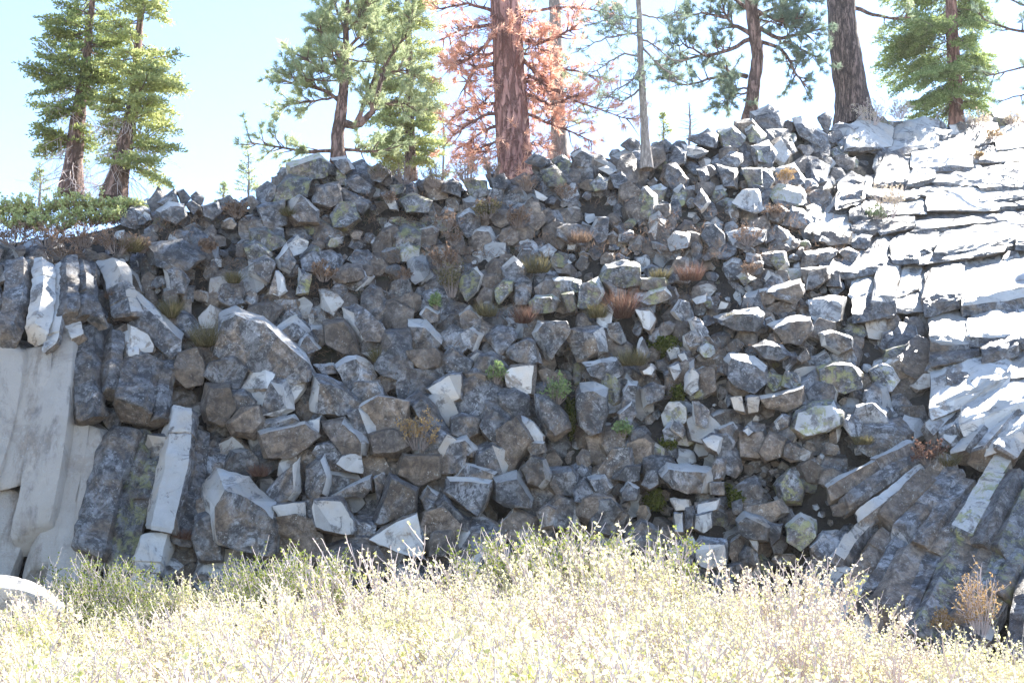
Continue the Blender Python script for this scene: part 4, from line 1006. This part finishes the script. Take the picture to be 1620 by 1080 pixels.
for u, v, w, h, lab, m in ((640, 290, 60, 36, 'brown shrub on the rim right of the forked pine', 'rust'), (688, 296, 50, 44, 'twiggy olive shrub on the rim, left of three', 'olive'), (740, 290, 56, 46, 'rounded brown twiggy shrub on the rim, middle of three', 'rust'), (778, 285, 36, 44, 'narrow brown shrub touching the massive red trunk', 'rust'),
        (835, 302, 44, 28, 'low reddish shrub at the foot of the massive red trunk', 'rust'), (600, 280, 44, 24, 'low brown shrub close to the forked pine', 'olive')):
    bush('dry_shrub', 'shrub', lab, u, v, w, h, M[m], None, 34, (.03, .008), 24, 'twig_grey', 1, 'dry shrubs along the rim')
for u, v, w, h, lab, m in ((1378, 200, 66, 50, 'straw-coloured bush at the foot of the thick plated trunk', 'straw'), (1422, 188, 50, 36, 'straw-coloured bush right of the thick plated trunk', 'straw'), (1548, 204, 60, 36, 'straw-coloured bush under the lush fir', 'straw'), (1605, 200, 50, 34, 'straw-coloured bush in the top right corner', 'straw'),
        (1572, 222, 36, 22, 'low tan tuft on the sunlit slope below the lush fir', 'orange'), (1405, 345, 80, 78, 'big dry bush with green base on the sunlit slope', 'straw'), (1384, 348, 42, 22, 'green leafy base sprout on the sunlit slope', 'sprig'), (1545, 252, 24, 12, 'tiny orange tuft on the sunlit slope', 'orange'),
        (1242, 290, 34, 32, 'orange and green tuft between the sunlit blocks', 'orange'), (1550, 1010, 60, 130, 'tall tan sprig between the right leaning columns', 'orange'), (1490, 1000, 34, 36, 'short tan sprig at the foot of the right leaning columns', 'orange')):
    bush('dry_bush', 'shrub', lab, u, v, w, h, M[m], Ys(u, v) - .35, 30, (.04, .012), 30, 'twig', .8)
for u, v, w, h, m, lab, g in ((785, 608, 34, 40, 'sprig', 'green sprig beside two pale broken faces', 0), (880, 640, 50, 54, 'sprig', 'pale green sprig above a standing block', 0), (662, 712, 70, 74, 'orange', 'bushy tan plant in the lower middle of the cliff', 0), (690, 490, 22, 26, 'sprig', 'small bright green sprig in the upper middle', 0),
        (330, 545, 70, 52, 'olive', 'large olive grass tuft on the left ledge', 1), (828, 508, 40, 36, 'red', 'rusty grass tuft under a lichen block', 1), (1092, 440, 60, 34, 'red', 'red grass tuft in the upper right of the centre', 1), (1045, 440, 40, 24, 'olive', 'olive tuft left of the red grass tuft', 1), (512, 445, 46, 36, 'rust', 'pink dry twiglet on the upper left', 0),
        (1470, 735, 60, 42, 'red', 'red bush above the right leaning columns', 0), (1500, 735, 40, 28, 'olive', 'olive tuft beside the red bush on the right', 1), (700, 430, 60, 50, 'rust', 'brown shrublet in the upper middle', 0), (715, 470, 50, 60, 'olive', 'olive shrublet below the brown one in the upper middle', 0), (985, 500, 40, 60, 'red', 'reddish hanging tuft in the centre', 1),
        (850, 428, 60, 36, 'olive', 'olive tuft above the flat lichen slab', 1), (915, 380, 60, 24, 'rust', 'low rusty mat in the upper middle', 1), (820, 360, 60, 34, 'rust', 'low brown shrublet below the rim', 0), (770, 345, 50, 30, 'olive', 'olive shrublet below the rim', 0), (370, 445, 30, 24, 'olive', 'olive tuft in the upper left', 1), (290, 850, 40, 22, 'red', 'red tuft on a step at the lower left', 1),
        (410, 750, 40, 24, 'red', 'dark red tuft above a pale face at the lower left', 1), (270, 500, 30, 40, 'olive', 'olive tuft beside the left columns', 1), (330, 400, 30, 26, 'rust', 'pinkish shrublet below the left rim', 0), (375, 345, 40, 30, 'rust', 'tan shrublet left of the rocky knob', 0), (1000, 575, 60, 34, 'olive', 'olive mat in the centre of the cliff', 1),
        (600, 570, 30, 30, 'olive', 'olive tuft left of a smooth dark block', 1), (1365, 700, 40, 20, 'olive', 'olive tuft right of the oval boulder', 1), (455, 340, 30, 20, 'olive', 'yellowish tuft on the rocky knob', 1), (210, 395, 44, 30, 'olive', 'olive tuft above the left columns', 1), (180, 470, 40, 16, 'rust', 'flat brown tuft on a left column', 1), (985, 690, 30, 26, 'sprig', 'green sprout left of the moss', 0), (945, 500, 40, 30, 'olive', 'olive tuft beside a pale block in the centre', 1)):
    bush('grass_tuft' if g else 'cliff_plant', 'grass tuft' if g else 'plant', lab, u, v, w, h, M[m], None, 24, (.05, .016), 30, 'twig_grey', .8, None, bool(g))
gm = MB()
for i in range(420):
    u, v = rng.uniform(230, 1330), rng.uniform(290, 640)
    if v < ridge(u) + 16 or rng.random() < (v - 290) / 500: continue
    Y = Ys(u, v) - rng.uniform(-.12, .1); q = at(u, v, Y); n_ = int(rng.integers(20, 70)); w = rng.uniform(.1, .4)
    b = np.array(tuple(q)) + rng.normal(size=(n_, 3)) * np.array([w, .08, .06]); gm.blades(b, rng.normal(size=(n_, 3)) * .8 + np.array([0, -.5, .35]), rng.uniform(.06, .2, n_), .006)
tag(gm.build('litter', M['rust']), 'dry needle litter and dead grass caught between the upper blocks', 'litter', kind='stuff')
for i in range(13):
    u, v = rng.uniform(420, 1250), rng.uniform(300, 520)
    if v < ridge(u) + 30: continue
    k = int(rng.integers(0, 4)); w = rng.uniform(26, 60); g = k == 1
    bush('grass_tuft' if g else 'cliff_plant', 'grass tuft' if g else 'plant', 'dull olive grass tuft wedged between blocks of the upper cliff' if g else 'dull brown shrublet wedged between blocks of the upper cliff', u, v, w, w * rng.uniform(.5, .8), M['olive' if g else 'rust'], None, 20, (.04, .012), 24, 'twig_grey', .7, 'olive tufts of the upper cliff' if g else 'brown shrublets of the upper cliff', g)
for u, v, w, h, lab in ((1055, 545, 46, 44, 'green moss patch in the centre of the cliff'), (1075, 622, 30, 44, 'dark moss streak right of the centre'), (1060, 700, 34, 30, 'moss patch beneath pale rubble'), (905, 660, 16, 70, 'thin moss streak beside a standing block'), (1040, 790, 36, 40, 'moss in the low dark hollow'), (590, 560, 16, 26, 'small moss patch left of a smooth block'), (985, 690, 24, 40, 'moss patch left of centre rubble'), (1170, 800, 30, 60, 'brownish moss in the dark hollow on the right')):
    Y = Ys(u, v) - .10; root = at(u, v, Y); mb = MB(); N = int(w * h * .9) + 90; s = pxm(Y)
    a = rng.uniform(0, 6.28, N); k = np.sqrt(rng.random(N)) * (1 + .35 * np.sin(a * 3 + u) + .25 * np.sin(a * 7))
    b = np.stack([root.x + np.cos(a) * k * w / 2 / s, root.y + .16 + rng.normal(size=N) * .07 + .25 * k * k, root.z + np.sin(a) * k * h / 2 / s], 1)
    mb.leaves(b, rng.normal(size=(N, 3)) + np.array([0, -1.0, .3]), .05, .02); o = mb.build('moss', M['moss'], None, root); tag(o, lab, 'moss')

s = Stone(); s.poly = [(-60, 905), (30, 912), (70, 930), (100, 955), (85, 990), (-60, 1000)]; s.c = (10, 945); s.area = area(s.poly); s.tone = 'l'; s.fresh = 'TFR'; s.ex = '-'; s.sh = (0, .3); s.traced = True; s.dy = -4.6
tag(bm_object('rock_block', block_bm(s, 4), at(10, 945, -4.6)), 'white sunlit slab at the left edge among the pale shrubs', 'rock')
# ---- foreground thicket of pale shrubs
def willow(h, w, seed, nl=5, tw_r=1.0, stems=34, lean=-.4):
    global rng
    rng = np.random.default_rng(seed); tw, nd = MB(), MB()
    for i in range(stems):
        a = rng.uniform(0, 6.28); r = rng.random() ** .5; st = Vector((math.cos(a) * r * w * .28, math.sin(a) * r * w * .28, -.05))
        d = Vector((math.cos(a) * r * .55 + lean * rng.uniform(.2, 1.2), math.sin(a) * r * .5, 1)); L = h * rng.uniform(.6, 1.08)
        path = bend_path(st, d, L, 7, .1, .10); tw.tube(path, np.linspace(.0095, .003, 8) * tw_r, 4)
        for q in range(11):
            p, dd = along(path, rng.uniform(.22, .98)); tl = h * rng.uniform(.10, .30)
            tp = bend_path(p, dd * .9 + rvec() * .8 + Vector((lean * .4, 0, .2)), tl, 3, .15, .15); tw.tube(tp, np.linspace(.0048, .0022, 4) * tw_r, 3)
            m = nl; t = rng.uniform(.1, 1, m); seg = np.array([tuple(along(tp, x)[0]) for x in t])
            nd.leaves(seg, rng.normal(size=(m, 3)) + np.array([-.1, 0, .25]), .040 * rng.uniform(.5, 1.3, m), .013)
    return tw, nd
kinds = []
for k in range(9):
    tw, nd = willow(1.0, 1.0, 100 + k, (5, 6, 8, 4, 7, 5, 6, 4, 8)[k], (1.2, 1, .9, 1.5, 1, 1.3, 1, 1.5, 1)[k], (24, 28, 30, 18, 30, 22, 26, 16, 34)[k], (-.5, -.35, -.25, -.6, -.4, -.1, -.3, -.55, -.2)[k])
    g = k == 8
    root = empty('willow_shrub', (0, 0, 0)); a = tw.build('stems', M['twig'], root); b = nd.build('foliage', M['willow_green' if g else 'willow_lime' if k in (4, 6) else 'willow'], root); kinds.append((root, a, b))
PROF = [(-300, 930), (0, 955), (50, 930), (100, 880), (170, 905), (230, 915), (300, 905), (400, 885), (485, 850), (540, 880), (620, 885), (700, 862), (800, 878), (900, 850), (960, 872), (1020, 868), (1100, 885), (1200, 888), (1290, 905), (1340, 960), (1400, 1000), (1500, 1010), (1600, 1035), (1900, 1060)]
rng2 = np.random.default_rng(5); used = [False] * 9; ws = []
y = -3.4
while y > -15.0:
    x = -9.5 * (y + 20) / 16.6 - 1.2; st = .60 if y < -5 else .72
    while x < 9.5 * (y + 20) / 16.6 + 1.0:
        xx, yy = x + rng2.uniform(-.25, .25), y + rng2.uniform(-.3, .3); D = yy + 20; u = CX + F_PX * xx / (D * math.cos(PITCH)) * .99
        row = float(np.interp(u, [p[0] for p in PROF], [p[1] for p in PROF])) + max(0, -3.8 - yy) * 15 + (rng2.uniform(-8, 34) if yy < -5 else rng2.uniform(-34, 50))
        row += 34 * noise.noise((xx * .9, yy * .9, 4.0)); g = gz(xx, yy); h = at(u, row, yy).z - g
        if u > 1330:
            row = float(np.interp(u, [p[0] for p in PROF], [p[1] for p in PROF])) + max(0, -6.5 - yy) * 14 + rng2.uniform(-30, 20); h = at(u, row, yy).z - g if yy < -4.6 else 0
        if h > .16 and row < 1150 and noise.noise((xx * 1.3, yy * 1.3, 9.0)) < .34 and (yy < -4.2 or rng2.random() < .8): ws.append((xx, yy, g, min(h, 1.45), u, row))
        x += st
    y -= .78
ws = [w for w in ws if not (w[1] > -6.2 and (130 < w[4] < 265 or 445 < w[4] < 505))]
for u, yy, row in ((150, -3.4, 878), (185, -3.8, 886), (225, -3.5, 905), (250, -4.2, 925), (130, -4.4, 925), (190, -5.0, 950), (480, -3.6, 862), (465, -4.2, 885), (500, -4.4, 890), (430, -3.4, 880), (790, -2.8, 845), (850, -2.7, 838), (920, -2.8, 830), (1030, -2.7, 842)):
    q = at(u, row, yy); g = gz(q.x, yy); ws.append((q.x, yy, g, q.z - g, u, 'green'))
for i, (xx, yy, g, h, u, row) in enumerate(ws):
    k = int(rng2.integers(0, 8)) if not (yy > -4.5 and rng2.random() < .35) else 8
    if yy > -4.6 and k != 8: k = (0, 3, 5, 7, 3, 1)[int(rng2.integers(0, 6))]
    if k != 8 and noise.noise((xx * .45, yy * .45, 2.0)) > .12: k = (4, 6)[i % 2]
    if row == 'green': k = 8
    src = kinds[k]
    if not used[k]: used[k] = True; r = src[0]
    else:
        r = src[0].copy(); C.objects.link(r)
        for ch in src[1:]:
            c = ch.copy(); C.objects.link(c); c.parent = r
    r.location = (xx, yy, g); r.rotation_euler = (0, 0, rng2.uniform(-.7, .7)); hs = max(h, .75); r.scale = (hs, hs, h)
    first = yy > -4.6
    tag(r, ('greener leafy shrub standing in the shade at the cliff foot' if k == 8 else 'pale yellow twiggy shrub in the back row against the dark rocks' if first else 'sunlit pale yellow shrub in the front mass of the thicket'), 'shrub',
        'greener shrubs at the cliff foot' if k == 8 else 'back row of the pale thicket' if first else 'front mass of the pale thicket')
rng = np.random.default_rng(99); gm = MB(); N = 26000
X = rng.uniform(-9.5, 9.5, N); Yv = rng.uniform(-15, -2.0, N); Z = np.array([gz(a, b) for a, b in zip(X, Yv)])
gm.blades(np.stack([X, Yv, Z], 1), np.stack([rng.normal(size=N) * .4 - .2, rng.normal(size=N) * .4, np.ones(N)], 1), rng.uniform(.08, .24, N), .004)
tag(gm.build('grass', M['straw']), 'dry straw grass under the pale thicket', 'grass', kind='stuff')


# ---- added scattering volume: stands in for lens glare over trees beyond the rim
t = NT('glare_haze'); pv = t.n('ShaderNodeVolumePrincipled'); pv.inputs['Density'].default_value = .00028; pv.inputs['Anisotropy'].default_value = .35; pv.inputs['Color'].default_value = (.95, .97, 1, 1)
t.l(pv.outputs[0], t.out.inputs[1])
bm = bmesh.new(); bmesh.ops.create_cube(bm, size=1); bmesh.ops.scale(bm, vec=(430, 430, 26), verts=bm.verts); bmesh.ops.translate(bm, vec=(0, 0, 10), verts=bm.verts)
me = bpy.data.meshes.new('glare_haze'); bm.to_mesh(me); bm.free(); me.materials.append(t.m); hz = bpy.data.objects.new('glare_haze', me); C.objects.link(hz); tag(hz, 'added thin volume standing in for lens glare over the backlit trees', 'glare_haze', kind='stuff')
